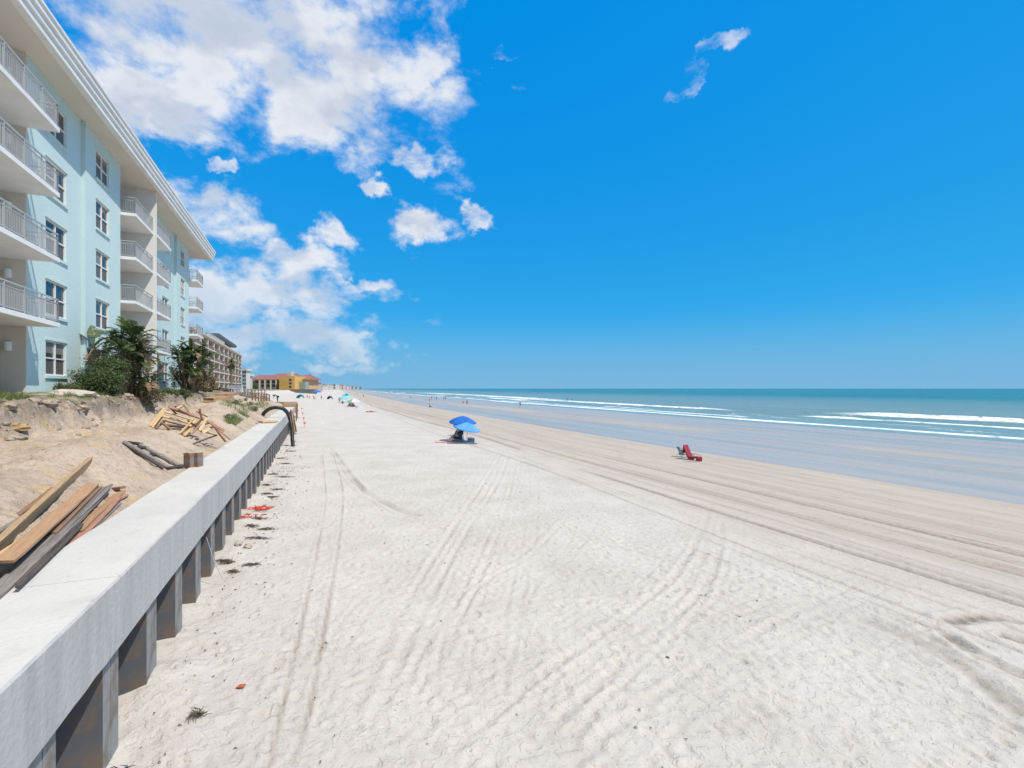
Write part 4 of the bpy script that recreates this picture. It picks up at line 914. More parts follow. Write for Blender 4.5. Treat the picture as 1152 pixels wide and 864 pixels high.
for i, (x, y, n_, lb) in enumerate([(291, 574, 40, 'tangled bright red plastic strips beside the sheet piles'), (280, 582, 18, 'smaller heap of red plastic strips left of the tangled one')]):
    p_ = gpx(x, y); k = MB(); g_ = random.Random(i+50)
    for _ in range(n_):
        c0 = Vector((g_.gauss(0, .22), g_.gauss(0, .14), g_.uniform(.01, .1))); a = g_.random()*6.28; d = Vector((math.cos(a), math.sin(a), g_.uniform(-.1, .2)))*g_.uniform(.1, .3)
        k.beam(c0, c0+d, .035, .005, g_.random()*3)
    o = k.build('plastic_strips', rp); o.location = p_; tag(o, lb, 'plastic litter')
k = MB(); p_ = wf(13.1, -2.05, .05); p2 = wf(13.0, -2.28, 1.1); k.tube([p_+Vector((.1, 0, 0)), p_.lerp(p2, .5)+Vector((.05, 0, -.1)), p2], .008, 5); tag(k.build('cord', rail_m), 'thin pale cord hanging down to the red plastic', 'cord')
st_m = mat('stone_tan', (.36,.31,.24), .9, bump=(8, .5, .02), noise=(4, 4, .4, .6), col2=(.46,.41,.34))
for i, (x, y, lb) in enumerate([(268, 613, 'left of the two fist sized tan stones by the piles'), (279, 616, 'right of the two fist sized tan stones by the piles')]):
    p_ = gpx(x, y); rock('stone', (p_.x, p_.y, p_.z+.04), .105, st_m, lb, 'stone', seed=i+20)
p_ = gpx(271, 774); k = MB(); k.add([(-.06,-.035,.0),(.05,-.045,.012),(.062,.03,.02),(-.04,.045,.0),(-.06,-.035,.022),(.05,-.045,.034),(.062,.03,.042),(-.04,.045,.022)], [(0,3,2,1),(4,5,6,7),(0,1,5,4),(1,2,6,5),(2,3,7,6),(3,0,4,7)])
o = k.build('brick_shard', mat('brick_red', (.42,.10,.05), .85, bump=(30, .5, .005)), bevel=.004); o.location = (p_.x, p_.y, p_.z+.01); tag(o, 'broken orange red brick shard alone on the sand', 'brick')
p_ = gpx(751, 740); rock('seaweed_lump', (p_.x, p_.y, p_.z+.005), .035, weed_m, 'dark palm sized lump alone on the open sand', 'seaweed', seed=33, sq=.5)
p_ = wf(7.0, -2.05, .03); tuft('cable_loop', p_, .2, .08, 'dark blue cable scrap at the foot of the nearest pile', 'cable', None, mat('navy_plastic', (.02,.03,.08), .5), 12, .03, 3)

# ------------------------------------------------------------------ people
skin_ms = [mat('skin_a', (.50,.30,.21), .6), mat('skin_b', (.36,.20,.13), .6), mat('skin_c', (.22,.12,.08), .6)]
def skinned(name, J, E, Rr, mt, parent=None, sub=1):
    me = bpy.data.meshes.new(name+'_src'); me.from_pydata([J[j] for j in J], [(list(J).index(a), list(J).index(b_)) for a, b_ in E], [])
    ob = bpy.data.objects.new(name, me); C.objects.link(ob); md = ob.modifiers.new('s', 'SKIN'); md.use_smooth_shade = True
    for i, j in enumerate(J): me.skin_vertices[0].data[i].radius = (Rr[j]*1.0, Rr[j]*(.8 if j in ('chest', 'waist', 'pelvis') else 1)); me.skin_vertices[0].data[i].use_root = (i == 0)
    ss_ = ob.modifiers.new('u', 'SUBSURF'); ss_.levels = sub; ss_.render_levels = sub
    dg = bpy.context.evaluated_depsgraph_get(); nm = bpy.data.meshes.new_from_object(ob.evaluated_get(dg)); nm.name = name
    bpy.data.objects.remove(ob); bpy.data.meshes.remove(me)
    nm.materials.clear(); nm.materials.append(mt); o = bpy.data.objects.new(name, nm); C.objects.link(o)
    if parent: o.parent = parent
    return o
def pose(kind):
    J = {'pelvis': (0,0,.95), 'waist': (0,0,1.08), 'chest': (0,0,1.32), 'neck': (0,0,1.50), 'head': (0,-.02,1.60), 'top': (0,-.01,1.70)}
    for s_, t in ((-1, 'l'), (1, 'r')):
        J.update({'hip'+t: (s_*.10,0,.90), 'knee'+t: (s_*.11,-.01,.50), 'ank'+t: (s_*.11,.03,.09), 'toe'+t: (s_*.13,-.13,.035), 'sho'+t: (s_*.19,0,1.42), 'elb'+t: (s_*.25,.03,1.14), 'wri'+t: (s_*.26,-.05,.90), 'han'+t: (s_*.26,-.08,.80), 'thu'+t: (s_*.23,-.12,.85)})
    if kind == 'walk':
        J.update({'kneel': (-.11,-.16,.52), 'ankl': (-.11,-.20,.10), 'toel': (-.12,-.36,.06), 'kneer': (.11,.08,.50), 'ankr': (.11,.34,.18), 'toer': (.12,.24,.05), 'elbl': (-.25,.14,1.16), 'wril': (-.25,.12,.93), 'hanl': (-.25,.08,.83), 'thul': (-.22,.05,.88), 'wrir': (.25,-.20,.98), 'hanr': (.24,-.27,.90), 'thur': (.21,-.27,.95)})
    if kind == 'sit':
        d = Vector((0, .12, -.62))
        for j in J: J[j] = tuple(Vector(J[j])+d)
        J.update({'chest': (0,.22,.70), 'waist': (0,.15,.46), 'neck': (0,.28,.87), 'head': (0,.27,.97), 'top': (0,.28,1.07)})
        for s_, t in ((-1, 'l'), (1, 'r')):
            J.update({'hip'+t: (s_*.10,.08,.30), 'knee'+t: (s_*.12,-.32,.44), 'ank'+t: (s_*.12,-.62,.10), 'toe'+t: (s_*.13,-.72,.16), 'sho'+t: (s_*.19,.24,.80), 'elb'+t: (s_*.26,.14,.54), 'wri'+t: (s_*.22,-.1,.48), 'han'+t: (s_*.2,-.19,.47), 'thu'+t: (s_*.16,-.15,.50)})
    if kind == 'bend':
        J.update({'waist': (0,-.10,1.04), 'chest': (0,-.30,1.16), 'neck': (0,-.46,1.16), 'head': (0,-.55,1.10), 'top': (0,-.64,1.06)})
        for s_, t in ((-1, 'l'), (1, 'r')):
            J.update({'sho'+t: (s_*.19,-.38,1.16), 'elb'+t: (s_*.2,-.46,.88), 'wri'+t: (s_*.14,-.60,.70), 'han'+t: (s_*.12,-.66,.62), 'thu'+t: (s_*.09,-.60,.62), 'knee'+t: (s_*.12,-.05,.50)})
    if kind == 'lie':
        for j in J: x, y, z = J[j]; J[j] = (x, z-.8, .12+.6*y)
    return J
E0 = [('pelvis','waist'),('waist','chest'),('chest','neck'),('neck','head'),('head','top')]
for t in 'lr': E0 += [('pelvis','hip'+t),('hip'+t,'knee'+t),('knee'+t,'ank'+t),('ank'+t,'toe'+t),('chest','sho'+t),('sho'+t,'elb'+t),('elb'+t,'wri'+t),('wri'+t,'han'+t),('wri'+t,'thu'+t)]
RR = {'pelvis': .15, 'waist': .13, 'chest': .155, 'neck': .06, 'head': .10, 'top': .085}
for t in 'lr': RR.update({'hip'+t: .095, 'knee'+t: .06, 'ank'+t: .04, 'toe'+t: .035, 'sho'+t: .062, 'elb'+t: .042, 'wri'+t: .028, 'han'+t: .032, 'thu'+t: .014})
CACHE = {}
def person(X, Y, kind, label, rz=0, sk=0, top=None, bottom=(.05,.07,.2), hair=(.05,.03,.02), z=None, group='beachgoers', sc=1.0, longp=False):
    zb = gw(X, Y) if z is None else z
    t = thing('person', (X, Y, zb), label, 'person', group, rz); t.scale = (sc,)*3
    J = pose(kind)
    def part(nm, keys, grow, mt):
        key = (kind, nm, longp)
        if key in CACHE:
            o = CACHE[key].copy(); o.data = o.data.copy(); o.data.materials.clear(); o.data.materials.append(mt); C.objects.link(o); o.parent = t; return o
        Jk = {j: J[j] for j in J if j in keys}; o = skinned(nm, Jk, [e for e in E0 if e[0] in Jk and e[1] in Jk], {j: RR[j]+grow for j in Jk}, mt, t); CACHE[key] = o; return o
    part('body', list(J), 0, skin_ms[sk])
    def cm(c_): return mat('cloth_%d_%d_%d' % tuple(int(v*100) for v in c_), c_, .85)
    bk = ['pelvis', 'hipl', 'hipr']+(['kneel', 'kneer', 'ankl', 'ankr'] if longp else ['kneel', 'kneer'])
    part('trousers' if longp else 'shorts', bk, .022, cm(bottom))
    if top: part('shirt', ['waist', 'chest', 'shol', 'shor', 'elbl', 'elbr'], .02, cm(top))
    hd = Vector(J['head']); tp = Vector(J['top']); k = MB(); bm = bmesh.new(); bmesh.ops.create_icosphere(bm, subdivisions=2, radius=.115)
    dirn = (tp-hd).normalized(); cen = hd.lerp(tp, .75)+Vector((0, .025, 0))
    k.add([v_.co*1.0+cen for v_ in bm.verts if True], [[v_.index for v_ in f.verts] for f in bm.faces if f.calc_center_median().dot(dirn+Vector((0, .5, 0))) > -.01]); k.build('hair', cm(hair), t)
    k = MB()
    return t
def gxy(x, y, zr): Z = F*zr/(y-HY); return ((x-CX)/F*Z, Z)
def gpt(x, y): p_ = gpx(x, y); return p_.x, p_.y
black = (.03,.03,.035)
def P_(x, y, kind, label, **kw): X, Y = gpt(x, y); return person(X, Y, kind, label, **kw)
P_(585.2, 457.6, 'walk', 'person wading alone in the shallows, right of the walkers', rz=1.2, bottom=black, top=(.08,.05,.06), sk=1)
P_(521, 455, 'stand', 'left one of the pair on the wet sand above the blue parasol', rz=2.0, bottom=(.35,.05,.06), sk=0)
P_(525.4, 455.6, 'stand', 'right one of the pair on the wet sand above the blue parasol', rz=.5, bottom=black, top=(.04,.05,.09), sk=0)
P_(499.4, 449.6, 'walk', 'left one of the close pair at the water edge', rz=1.5, bottom=black, top=black)
P_(501.2, 449.6, 'stand', 'right one of the close pair at the water edge', rz=1.0, bottom=(.1,.05,.05), top=(.2,.05,.05), sk=1)
P_(491, 450, 'stand', 'person in dark clothes standing left of the close pair', bottom=black, top=(.03,.05,.08))
P_(485.5, 449.6, 'stand', 'person standing farthest left at the water edge group', bottom=(.05,.08,.2), sk=1)
P_(483.4, 452, 'walk', 'person walking nearest the seated one', rz=1.3, bottom=(.3,.1,.1))
P_(484, 458.6, 'sit', 'person seated on the tan sand at the edge of the wet sand', rz=1.4, bottom=black, top=(.1,.07,.06), sk=1)
P_(461.8, 448.4, 'walk', 'lone walker up the beach left of the water edge group', rz=.4, bottom=(.1,.1,.12), top=(.3,.3,.32))
P_(408.7, 447, 'walk', 'tiny walker beyond the striped parasol', bottom=(.08,.04,.04), top=(.25,.12,.1), sk=1)
P_(401.8, 443.6, 'stand', 'tiny upright figure far up the beach', bottom=black)
P_(381.6, 453, 'stand', 'person in black standing left of the turquoise parasols', bottom=black, top=black, rz=1)
P_(361.6, 450, 'stand', 'small figure between the dark shelter and the brown chair', bottom=(.2,.2,.2), top=(.35,.3,.28))
P_(345.5, 447.6, 'sit', 'first seated figure right of the teal tent', bottom=black, top=(.2,.25,.3)); P_(348.3, 448.2, 'sit', 'second seated figure right of the teal tent', bottom=(.1,.1,.15), rz=.6)
P_(417.5, 463.5, 'lie', 'person sunbathing on a red towel', rz=1.9, bottom=(.4,.05,.05), sk=0)
for i, (x, z_, lb) in enumerate([(638.3, -1.95, 'left swimmer standing in the foam'), (643.2, -1.95, 'right swimmer standing in the foam')]):
    Z = 250; person((x-CX)/F*Z, Z, 'stand', lb, bottom=black, top=black, z=z_, rz=i)
a = at(312.5, 452.5, 78); person(a.x, a.y, 'bend', 'worker in teal shirt bending over at the far end of the wall', rz=-1.2, top=(.02,.14,.20), bottom=(.02,.03,.06), z=at(312, 452.9, 78).z, group=None, longp=True, sc=1.08, hair=(.02,.05,.12))
k = MB(); k.box(a.x-2.2, a.x+1.8, 77, 81, a.z-1.6, a.z-.03); tag(k.build('timber_platform', W_br), 'low brown timber platform under the bending worker', 'platform')

# ------------------------------------------------------------------ parasols, chairs, camps
def parasol(X, Y, r_, hh_, cols, label, tilt=(0, 0), group='parasols on the beach', pole_c=(.7,.7,.7), lean=(0, 0), z=None):
    zb = gw(X, Y) if z is None else z
    t = thing('parasol', (X, Y, zb), label, 'parasol', group); n = 8; k = MB(); sub = 6
    vs_ = []; M_ = Matrix.Translation((lean[0], lean[1], hh_)) @ Matrix.Rotation(tilt[0], 4, 'X') @ Matrix.Rotation(tilt[1], 4, 'Y')
    for s_ in range(n):
        mi = s_ % len(cols); a0 = 2*math.pi*s_/n; rows = []
        for i in range(sub+1):
            f_ = i/sub; row = []
            for j in range(5):
                g0 = j/4; a = a0+2*math.pi/n*g0; sag = 1-.06*math.sin(math.pi*g0)*f_
                row.append(M_ @ Vector((r_*f_*math.cos(a)*sag, r_*f_*math.sin(a)*sag, -r_*.42*f_**1.7-.02*r_*math.sin(math.pi*g0)*f_)))
            rows.append(row)
        for i in range(sub):
            for j in range(4): k.add([rows[i][j], rows[i+1][j], rows[i+1][j+1], rows[i][j+1]], [(0, 1, 2, 3)], mi)
        for j in range(4):     # valance
            a_, b_ = rows[sub][j], rows[sub][j+1]; dn = Vector((0, 0, -.07*r_)); k.add([a_, a_+dn, b_+dn, b_], [(0, 1, 2, 3)], mi)
    co = k.build('canopy', [mat('canopy_%d_%d_%d' % tuple(int(c_*100) for c_ in cc), cc, .8, trans=.35) for cc in cols], t)
    k = MB()
    for s_ in range(n):
        a = 2*math.pi*s_/n; k.tube([M_ @ Vector((0, 0, -.02)), M_ @ Vector((r_*.55*math.cos(a), r_*.55*math.sin(a), -r_*.42*.55**1.7-.02)), M_ @ Vector((r_*math.cos(a), r_*math.sin(a), -r_*.42-.015))], .012, 4)
    k.build('ribs', rail_m, co)
    k = MB(); k.tube([(0, 0, -.1), (lean[0], lean[1], hh_+.1)], .022, 8); k.build('pole', mat('pole_white', (.6,.6,.6), .4), t); return t
def chair(X, Y, col, label, rz=0, low=True, towel=None, group='beach chairs', name='beach_chair', sc=1.0):
    t = thing(name, (X, Y, gw(X, Y)), label, 'chair', group, rz); t.scale = (sc,)*3; fm_ = mat('chair_frame', (.30,.30,.31), .4, .6); fb = mat('fabric_%d_%d_%d' % tuple(int(c_*100) for c_ in col), col, .85)
    k = MB(); sh = .28
    for s_ in (-.3, .3):
        k.tube([(s_, -.32, 0), (s_, -.28, sh), (s_, .25, sh-.06), (s_, .62, .92)], .014, 6); k.tube([(s_, .35, 0), (s_, .0, sh+.22), (s_, -.3, sh+.22)], .014, 6); k.tube([(s_, -.3, sh+.22), (s_, .36, sh+.22)], .02, 6)
    k.tube([(-.3, -.32, .02), (.3, -.32, .02)], .012, 6); k.tube([(-.3, .35, .02), (.3, .35, .02)], .012, 6); k.tube([(-.3, .62, .92), (.3, .62, .92)], .014, 6); k.build('frame', fm_, t)
    k = MB(); vs_ = []; P = [(-.28, sh), (-.05, sh-.05), (.25, sh-.06)]
    for (y, z) in P: vs_ += [(-.29, y, z), (.29, y, z), (-.29, y, z-.012), (.29, y, z-.012)]
    fs = []
    for i in range(2): a_ = 4*i; fs += [(a_, a_+1, a_+5, a_+4), (a_+2, a_+6, a_+7, a_+3), (a_, a_+4, a_+6, a_+2), (a_+1, a_+3, a_+7, a_+5)]
    k.add(vs_, fs); k.build('seat', fb, t)
    k = MB(); k.beam((0, .26, sh-.04), (0, .62, .90), .58, .014, 0); k.build('backrest', fb, t)
    return t
X0, Y0 = gpt(521, 496.5)
bl_m = (.015,.16,.55); lb_m = (.11,.38,.76)
pb = at(519.5, 466.5, Y0); parasol(at(521.4, 497, Y0+.3).x, Y0+.3, 1.25, 2.28, [bl_m, (.02,.19,.62)], 'deep blue parasol, taller of the overlapping pair', lean=(-.05, 0), tilt=(.10, .05))
parasol(at(525.4, 494, Y0).x, Y0-.4, 1.25, 1.78, [lb_m, (.15,.43,.80)], 'light blue parasol tilted in front of the deep blue one', lean=(.12, -.05), tilt=(.10, .22))
def off(x, y): return gpt(x, y)
x_, y_ = off(508.5, 496); chair(x_, y_, (.10,.14,.22), 'grey blue chair at the left under the blue parasols', rz=-.9, group='chairs under the blue parasols')
x_, y_ = off(514.5, 495.5); chair(x_, y_, (.015,.015,.02), 'black chair in the middle under the blue parasols', rz=-.6, group='chairs under the blue parasols')
x_, y_ = off(518.5, 497); chair(x_, y_, (.07,.06,.08), 'low dark chair nearest the parasol poles', rz=.4, group='chairs under the blue parasols', sc=.8)
x_, y_ = off(512, 497.5); person(x_, y_+.1, 'sit', 'person in dark clothes seated under the blue parasols', rz=-.8, bottom=black, top=(.03,.04,.07), z=gw(x_, y_)+.08)
def cooler(x, y, col, label, s=.4):
    X, Y = gpt(x, y); t = thing('cooler', (X, Y, gw(X, Y)), label, 'cooler'); k = MB(); k.box(-s*.6, s*.6, -s*.4, s*.4, 0, s*.8); k.build('body', mat('cool_%d%d' % (int(col[0]*99), int(col[2]*99)), col, .5), t, bevel=.03)
    k = MB(); k.box(-s*.62, s*.62, -s*.42, s*.42, s*.802, s*.95); k.build('lid', mat('lid_white', (.6,.62,.65), .5), t, bevel=.03)
cooler(530, 498, (.05,.12,.20), 'small blue cooler right of the parasol poles', .5)
def towel(x, y, w, l_, col, label, rz=0):
    X, Y = gpt(x, y); vs_ = []; n = 8
    for i in range(n+1):
        for j in range(n+1):
            px_, py = (i/n-.5)*w, (j/n-.5)*l_; a = X+px_*math.cos(rz)-py*math.sin(rz); b_ = Y+px_*math.sin(rz)+py*math.cos(rz)
            vs_.append((a-X, b_-Y, gw(a, b_)+.03+.02*mnoise.noise(Vector((a*4, b_*4, 0)))))
    z0 = gw(X, Y); vs_ = [(a, b_, c_-z0) for a, b_, c_ in vs_]; k = MB(); k.add(vs_, [(i*(n+1)+j, (i+1)*(n+1)+j, (i+1)*(n+1)+j+1, i*(n+1)+j+1) for i in range(n) for j in range(n)])
    o = k.build('towel', mat('towel_%d_%d' % (int(col[0]*99), int(col[1]*99)), col, .95)); o.location = (X, Y, z0); s_ = o.modifiers.new('t', 'SOLIDIFY'); s_.thickness = .015; return tag(o, label, 'towel')
towel(499, 497.8, 1.5, .7, (.55,.16,.14), 'red towel spread left of the blue parasols', .1)
towel(520, 499, 2.6, .6, (.10,.07,.11), 'dark mat spread in front of the blue parasols', -.05)
towel(417.5, 463.6, 1.0, 2.2, (.45,.10,.08), 'red towel under the sunbather', 1.9)
# red and dark chairs at the wet edge
x_, y_ = off(770, 514.5); chair(x_, y_, (.035,.06,.10), 'dark folding chair left of the red one at the wet edge', rz=.9, group='chairs at the edge of the wet sand', sc=.85)
x_, y_ = off(779.5, 517.5); cr_ = chair(x_, y_, (.26,.02,.04), 'red covered reclining chair at the edge of the wet sand', rz=.65, group='chairs at the edge of the wet sand', sc=.88); k = MB()
for q_ in range(7):
    ya = -.34+q_*.15; yb = ya+.15; f1 = lambda y: (.30 if y < .25 else .30+(y-.25)*2.0)
    k.add([(-.33, ya, f1(ya)), (.33, ya, f1(ya)), (.33, yb, f1(yb)), (-.33, yb, f1(yb)), (-.36, ya, f1(ya)-.2), (-.36, yb, f1(yb)-.2), (.36, ya, f1(ya)-.2), (.36, yb, f1(yb)-.2)], [(0, 1, 2, 3), (0, 3, 5, 4), (1, 6, 7, 2)])
k.add([(-.33, .71, 1.22), (.33, .71, 1.22), (.34, .74, .55), (-.34, .74, .55)], [(0, 1, 2, 3)])
k.build('towel_cover', mat('fabric_26_2_4', ()), cr_)
x_, y_ = off(786.5, 519); t = thing('beach_bag', (x_, y_, gw(x_, y_)), 'red bag standing at the foot of the red chair', 'bag'); k = MB(); k.box(-.2, .2, -.12, .12, 0, .34); k.build('body', mat('bag_red', (.30,.02,.05), .8), t, bevel=.05); k = MB(); k.tube([(-.12,0,.33),(-.08,0,.48),(.08,0,.48),(.12,0,.33)], .012, 6); k.build('handle', mat('bag_red', ()), t)
x_, y_ = off(766.5, 511.5); t = thing('beach_bag', (x_, y_, gw(x_, y_)), 'green bag behind the dark folding chair', 'bag'); k = MB(); k.box(-.18, .18, -.13, .13, 0, .4); k.build('body', mat('bag_green', (.06,.085,.03), .8), t, bevel=.06); k = MB(); k.tube([(-.12,0,.38),(-.08,0,.5),(.08,0,.5),(.12,0,.38)], .012, 6); k.build('handle', mat('bag_green', ()), t)
x_, y_ = off(776, 519.3); towel(776, 519.3, .8, .4, (.45,.40,.33), 'pale towel on the sand under the red chair', .1)
# camps farther up
def camp(x, y, r_, hh_, cols, lb, **kw):
    X, Y = gpt(x, y); return parasol(X, Y, r_, hh_, cols, lb, **kw)
tq = (.16,.55,.62)
camp(388.5, 452.5, 1.9, 2.3, [tq, (.22,.62,.68)], 'turquoise parasol in front of the other turquoise one')
camp(389.8, 449, 2.0, 2.6, [(.03,.22,.28), tq], 'dark teal parasol behind the turquoise ones')
camp(385.8, 453, 1.5, 1.9, [(.25,.6,.7)], 'pale turquoise parasol at the left of the cluster', tilt=(.1, -.3))
camp(397.8, 457.5, 1.9, 2.1, [(.7,.7,.72), (.55,.10,.25), (.7,.7,.72), (.05,.12,.45), (.7,.7,.72), (.2,.5,.25), (.7,.7,.72), (.65,.6,.7)], 'white parasol with pink, blue and green panels')
for i, (x, y, c_, lb) in enumerate([(392.5, 457.6, (.05,.05,.06), 'dark chair leftmost under the panelled parasol'), (395.2, 457.8, (.04,.05,.09), 'navy chair second under the panelled parasol'), (398, 458, (.06,.03,.05), 'plum chair third under the panelled parasol'), (401.5, 459.2, (.30,.07,.08), 'maroon chair rightmost by the panelled parasol')]):
    X, Y = gpt(x, y); chair(X, Y, c_, lb, rz=i*.7-.5, group='chairs under the panelled parasol'); 
    if i < 3: person(X, Y, 'sit', ['person seated leftmost under the panelled parasol', 'person seated in the middle under the panelled parasol', 'person seated at the right under the panelled parasol'][i], rz=i*.7-.5, bottom=black, top=[(.1,.1,.1), None, (.1,.02,.05)][i], sk=i, z=gw(X, Y)+.04)
X, Y = gpt(385.6, 454.8); chair(X, Y, (.03,.07,.08), 'dark chair under the pale turquoise parasol', rz=.5)
X, Y = gpt(354.2, 449.2); chair(X, Y, (.30,.12,.07), 'brown chair on the far left of the beach', rz=1.1, sc=1.2)
def tent(x, y, w, hh_, col, lb):
    X, Y = gpt(x, y); t = thing('beach_tent', (X, Y, gw(X, Y)), lb, 'tent'); k = MB(); n = 10; vs_ = []
    for i in range(n+1):
        a = math.pi*i/n
        for j, d in enumerate((-.7, 0, .7)): vs_.append((w/2*math.cos(a)*(1 if j != 2 else .5), d, hh_*math.sin(a)*(1 if j == 1 else .85 if j == 0 else .4)))
    k.add(vs_, [(3*i+j, 3*i+j+1, 3*i+j+4, 3*i+j+3) for i in range(n) for j in range(2)]); k.build('shell', mat('tent_%d' % int(col[2]*99), col, .8, trans=.2), t)
    k = MB(); k.tube([(w/2*math.cos(math.pi*i/n), -.71, hh_*.85*math.sin(math.pi*i/n)) for i in range(n+1)], .02, 5); k.build('hoop', rail_m, t)
tent(338.2, 448, 2.9, 1.6, (.03,.28,.30), 'teal half dome tent at the left of the beach')
tent(371.3, 449.2, 2.3, 1.5, (.04,.04,.07), 'dark half dome shelter in mid beach')
X, Y = gpt(356.8, 445.5); t = thing('canopy_tent', (X, Y, gw(X, Y)), 'blue pop up canopy on four legs far up the beach', 'canopy')
s_ = 4.3*Y/350; k = MB(); hw = s_*.5; k.add([(-hw, -hw, 2.3), (hw, -hw, 2.3), (hw, hw, 2.3), (-hw, hw, 2.3), (0, 0, 3.6), (-hw, -hw, 1.9), (hw, -hw, 1.9), (hw, hw, 1.9), (-hw, hw, 1.9)], [(0, 1, 4), (1, 2, 4), (2, 3, 4), (3, 0, 4), (0, 5, 6, 1), (1, 6, 7, 2), (2, 7, 8, 3), (3, 8, 5, 0)]); k.build('canopy', mat('canopy_blue', (.05,.22,.62), .8, trans=.2), t)
for sx_, sy in ((-1, -1), (1, -1), (1, 1), (-1, 1)): k = MB(); k.tube([(sx_*hw*.97, sy*hw*.97, -.1), (sx_*hw*.97, sy*hw*.97, 2.2)], .04, 5); k.build('leg', rail_m, t)

# ------------------------------------------------------------------ sky, sun, camera
el = R(58); azv = Vector((.93, -.37)); azv.normalize()
sd = Vector((azv.x*math.cos(el), azv.y*math.cos(el), math.sin(el)))
ld = bpy.data.lights.new('sun', 'SUN'); ld.energy = 4.6; ld.angle = R(.53); ld.color = (1, .945, .86)
lo = bpy.data.objects.new('sun', ld); C.objects.link(lo); lo.rotation_euler = sd.to_track_quat('Z', 'Y').to_euler(); lo.location = (0, 0, 40)
W = bpy.data.worlds.new('World'); S.world = W; W.use_nodes = True; N = W.node_tree.nodes; L = W.node_tree.links; N.clear()
attr, noise, rngm, mth, mix = mk(N, L)
out = N.new('ShaderNodeOutputWorld'); bg = N.new('ShaderNodeBackground'); L.new(bg.outputs[0], out.inputs[0]); bg.inputs[1].default_value = .12
sky = N.new('ShaderNodeTexSky'); sky.sky_type = 'NISHITA'; sky.sun_disc = False; sky.sun_elevation = el; sky.sun_rotation = math.atan2(sd.x, sd.y)
sky.air_density = .6; sky.dust_density = 0; sky.ozone_density = 2; sky.altitude = 0
sr = N.new('ShaderNodeSeparateColor'); L.new(sky.outputs[0], sr.inputs[0]); cr2 = N.new('ShaderNodeCombineColor')
L.new(mth('ADD', mth('MULTIPLY', sr.outputs[0], .225), -.12), cr2.inputs[0]); L.new(mth('MULTIPLY', mth('POWER', sr.outputs[1], .34), 2.22), cr2.inputs[1]); L.new(mth('MULTIPLY', mth('POWER', sr.outputs[2], .07), 6.15), cr2.inputs[2])
tc = N.new('ShaderNodeTexCoord'); sep = N.new('ShaderNodeSeparateXYZ'); L.new(tc.outputs['Generated'], sep.inputs[0])
dx, dy, dz = sep.outputs
# clouds: noise on a flat layer overhead, gathered around bearings where banks of cloud stand, plus added unseen cover
cb2 = N.new('ShaderNodeCombineXYZ')
for i, q_ in enumerate((dx, dy, dz)): L.new(q_, cb2.inputs[i])
mpv = N.new('ShaderNodeMapping'); mpv.inputs['Scale'].default_value = (1, 1, 1.7); L.new(cb2.outputs[0], mpv.inputs[0])
nA = noise(mpv.outputs[0], 8.5, 9, .58, .15)
mo = N.new('ShaderNodeMapping'); mo.inputs['Scale'].default_value = (1, 1, 1.7); mo.inputs['Location'].default_value = (.022, -.008, .05); L.new(cb2.outputs[0], mo.inputs[0]); nB = noise(mo.outputs[0], 9, 3, .5, .25)
wn = N.new('ShaderNodeTexNoise'); wn.inputs['Scale'].default_value = 11; wn.inputs['Detail'].default_value = 5; wn.inputs['Roughness'].default_value = .6; L.new(cb2.outputs[0], wn.inputs['Vector'])
wsb = N.new('ShaderNodeVectorMath'); wsb.operation = 'SUBTRACT'; L.new(wn.outputs['Color'], wsb.inputs[0]); wsb.inputs[1].default_value = (.5, .5, .5)
wsc = N.new('ShaderNodeVectorMath'); wsc.operation = 'MULTIPLY_ADD'; L.new(wsb.outputs[0], wsc.inputs[0]); wsc.inputs[1].default_value = (.17, .17, .15); L.new(cb2.outputs[0], wsc.inputs[2]); warped = wsc.outputs[0]
def blob(x, y, rx, ry, rot=0, amp=1):      # direction given by tangent bearing/elevation
    d = Vector(((x-CX)/F, 1, (HY-y)/F)).normalized(); az = math.atan2(d.x, d.y); e_ = math.asin(d.z)
    rt = Vector((math.cos(az), -math.sin(az), 0)); up = rt.cross(d); c_, s_ = math.cos(R(rot)), math.sin(R(rot)); ra = rt*c_+up*s_; ua = up*c_-rt*s_
    sc = (1+((x-CX)/F)**2+((HY-y)/F)**2)**.5; kx = rx/F/sc; ky = ry/F/sc
    def dot(v_):
        n_ = N.new('ShaderNodeVectorMath'); n_.operation = 'DOT_PRODUCT'; L.new(warped, n_.inputs[0]); n_.inputs[1].default_value = v_; return n_.outputs['Value']
    c3 = N.new('ShaderNodeCombineXYZ'); L.new(dot(ra/kx), c3.inputs[0]); L.new(dot(ua/ky), c3.inputs[1])
    ln_ = N.new('ShaderNodeVectorMath'); ln_.operation = 'LENGTH'; L.new(c3.outputs[0], ln_.inputs[0])
    q_ = mth('SUBTRACT', 1.0, ln_.outputs['Value']); return mth('MINIMUM', q_, .62*amp)
bl_ = [blob(250, 40, 250, 105, -4, 2.2), blob(320, 90, 170, 66, -10, 2.0), blob(330, 110, 140, 52, -14, 1.5), blob(400, 50, 110, 60, 10, 1.3), blob(160, 120, 120, 42, 6, 1.1), blob(470, 72, 66, 26, 30, .7),
       blob(468, 178, 40, 17, 5, .75), blob(422, 205, 22, 11, -20, .7), blob(478, 256, 42, 24, 8, 1.0), blob(538, 248, 24, 11, 5, .6), blob(250, 190, 24, 7, 0, .3),
       blob(238, 248, 58, 40, -10, 1.1), blob(380, 268, 26, 22, 0, .7), blob(325, 300, 70, 24, 0, .9), blob(305, 328, 125, 40, -3, 1.6), blob(395, 325, 48, 14, -5, .8), blob(240, 335, 90, 60, 0, 1.5), blob(315, 372, 105, 30, 4, 1.2), blob(390, 385, 34, 20, 0, .8), blob(330, 406, 95, 14, 0, .8),
       blob(795, 63, 26, 12, 10, .22), blob(775, 92, 12, 14, 0, .15), blob(562, 68, 18, 10, 0, .35)]
mk_ = bl_[0]
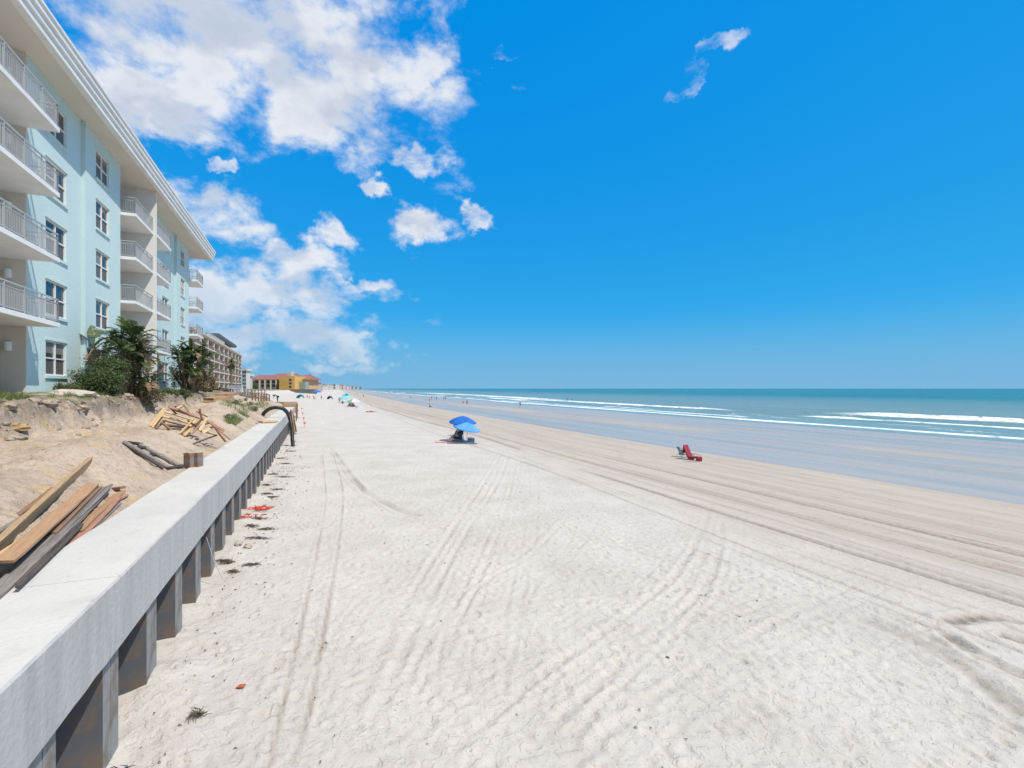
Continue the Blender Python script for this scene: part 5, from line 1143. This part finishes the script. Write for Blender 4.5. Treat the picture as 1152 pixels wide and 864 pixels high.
for q_ in bl_[1:]: mk_ = mth('MAXIMUM', mk_, q_)
mk_ = mth('ADD', mth('MULTIPLY', mk_, mth('GREATER_THAN', dy, 0)), mth('MULTIPLY', mth('LESS_THAN', dy, 0), -1.0))
mk_ = mth('MAXIMUM', mk_, mth('ADD', mth('MULTIPLY', rngm(dz, .66, .80), 1.5), -1.0)); mk_ = mth('MAXIMUM', mk_, mth('ADD', mth('MULTIPLY', rngm(dy, .0, -.3), 1.35), -1.0)); mk_ = mth('MAXIMUM', mk_, -1.2)  # unseen cloud cover added overhead and behind to whiten the blue ambient light
dens = mth('ADD', mth('MULTIPLY', mk_, .42), mth('MULTIPLY', mth('SUBTRACT', nA, .5), 1.25))
densw = mth('ADD', dens, 0.0)
al = rngm(densw, -.03, .30)
# self shading: thicker and lower parts are greyer, edges and sunward faces white
thick = rngm(densw, .10, .50); lit = rngm(mth('SUBTRACT', nA, nB), -.10, .10)
shade = mth('SUBTRACT', mth('ADD', mth('MULTIPLY', thick, .55), mth('MULTIPLY', mth('SUBTRACT', 1.0, lit), .62)), .12)
cc = mix(rngm(shade, .0, 1.0), (7.2,7.35,7.6), (4.7,5.2,6.1))
horizon_f = rngm(dz, .0, .25, .55, 1.0)
skyc = mix(rngm(dz, .16, .0, 0, .75), cr2.outputs[0], (1.75, 3.75, 5.7))
final = mix(mth('MULTIPLY', mth('MULTIPLY', al, .93), horizon_f), skyc, cc)
L.new(final, bg.inputs[0])
cam = bpy.data.cameras.new('camera'); co = bpy.data.objects.new('camera', cam); C.objects.link(co); co.location = (0, 0, H); co.rotation_euler = (R(90), 0, 0)
cam.sensor_width = 36; cam.lens = F/1152*36; cam.shift_y = 5/1152; cam.clip_start = .1; cam.clip_end = 60000; S.camera = co
S.render.engine = 'CYCLES'; S.view_settings.view_transform = 'Standard'; S.view_settings.look = 'None'; S.view_settings.gamma = 1; S.view_settings.exposure = 0.0
W.cycles.sampling_method = 'MANUAL'; W.cycles.sample_map_resolution = 512
S.cycles.max_bounces = 5; S.cycles.diffuse_bounces = 3; S.cycles.glossy_bounces = 2; S.cycles.transparent_max_bounces = 6
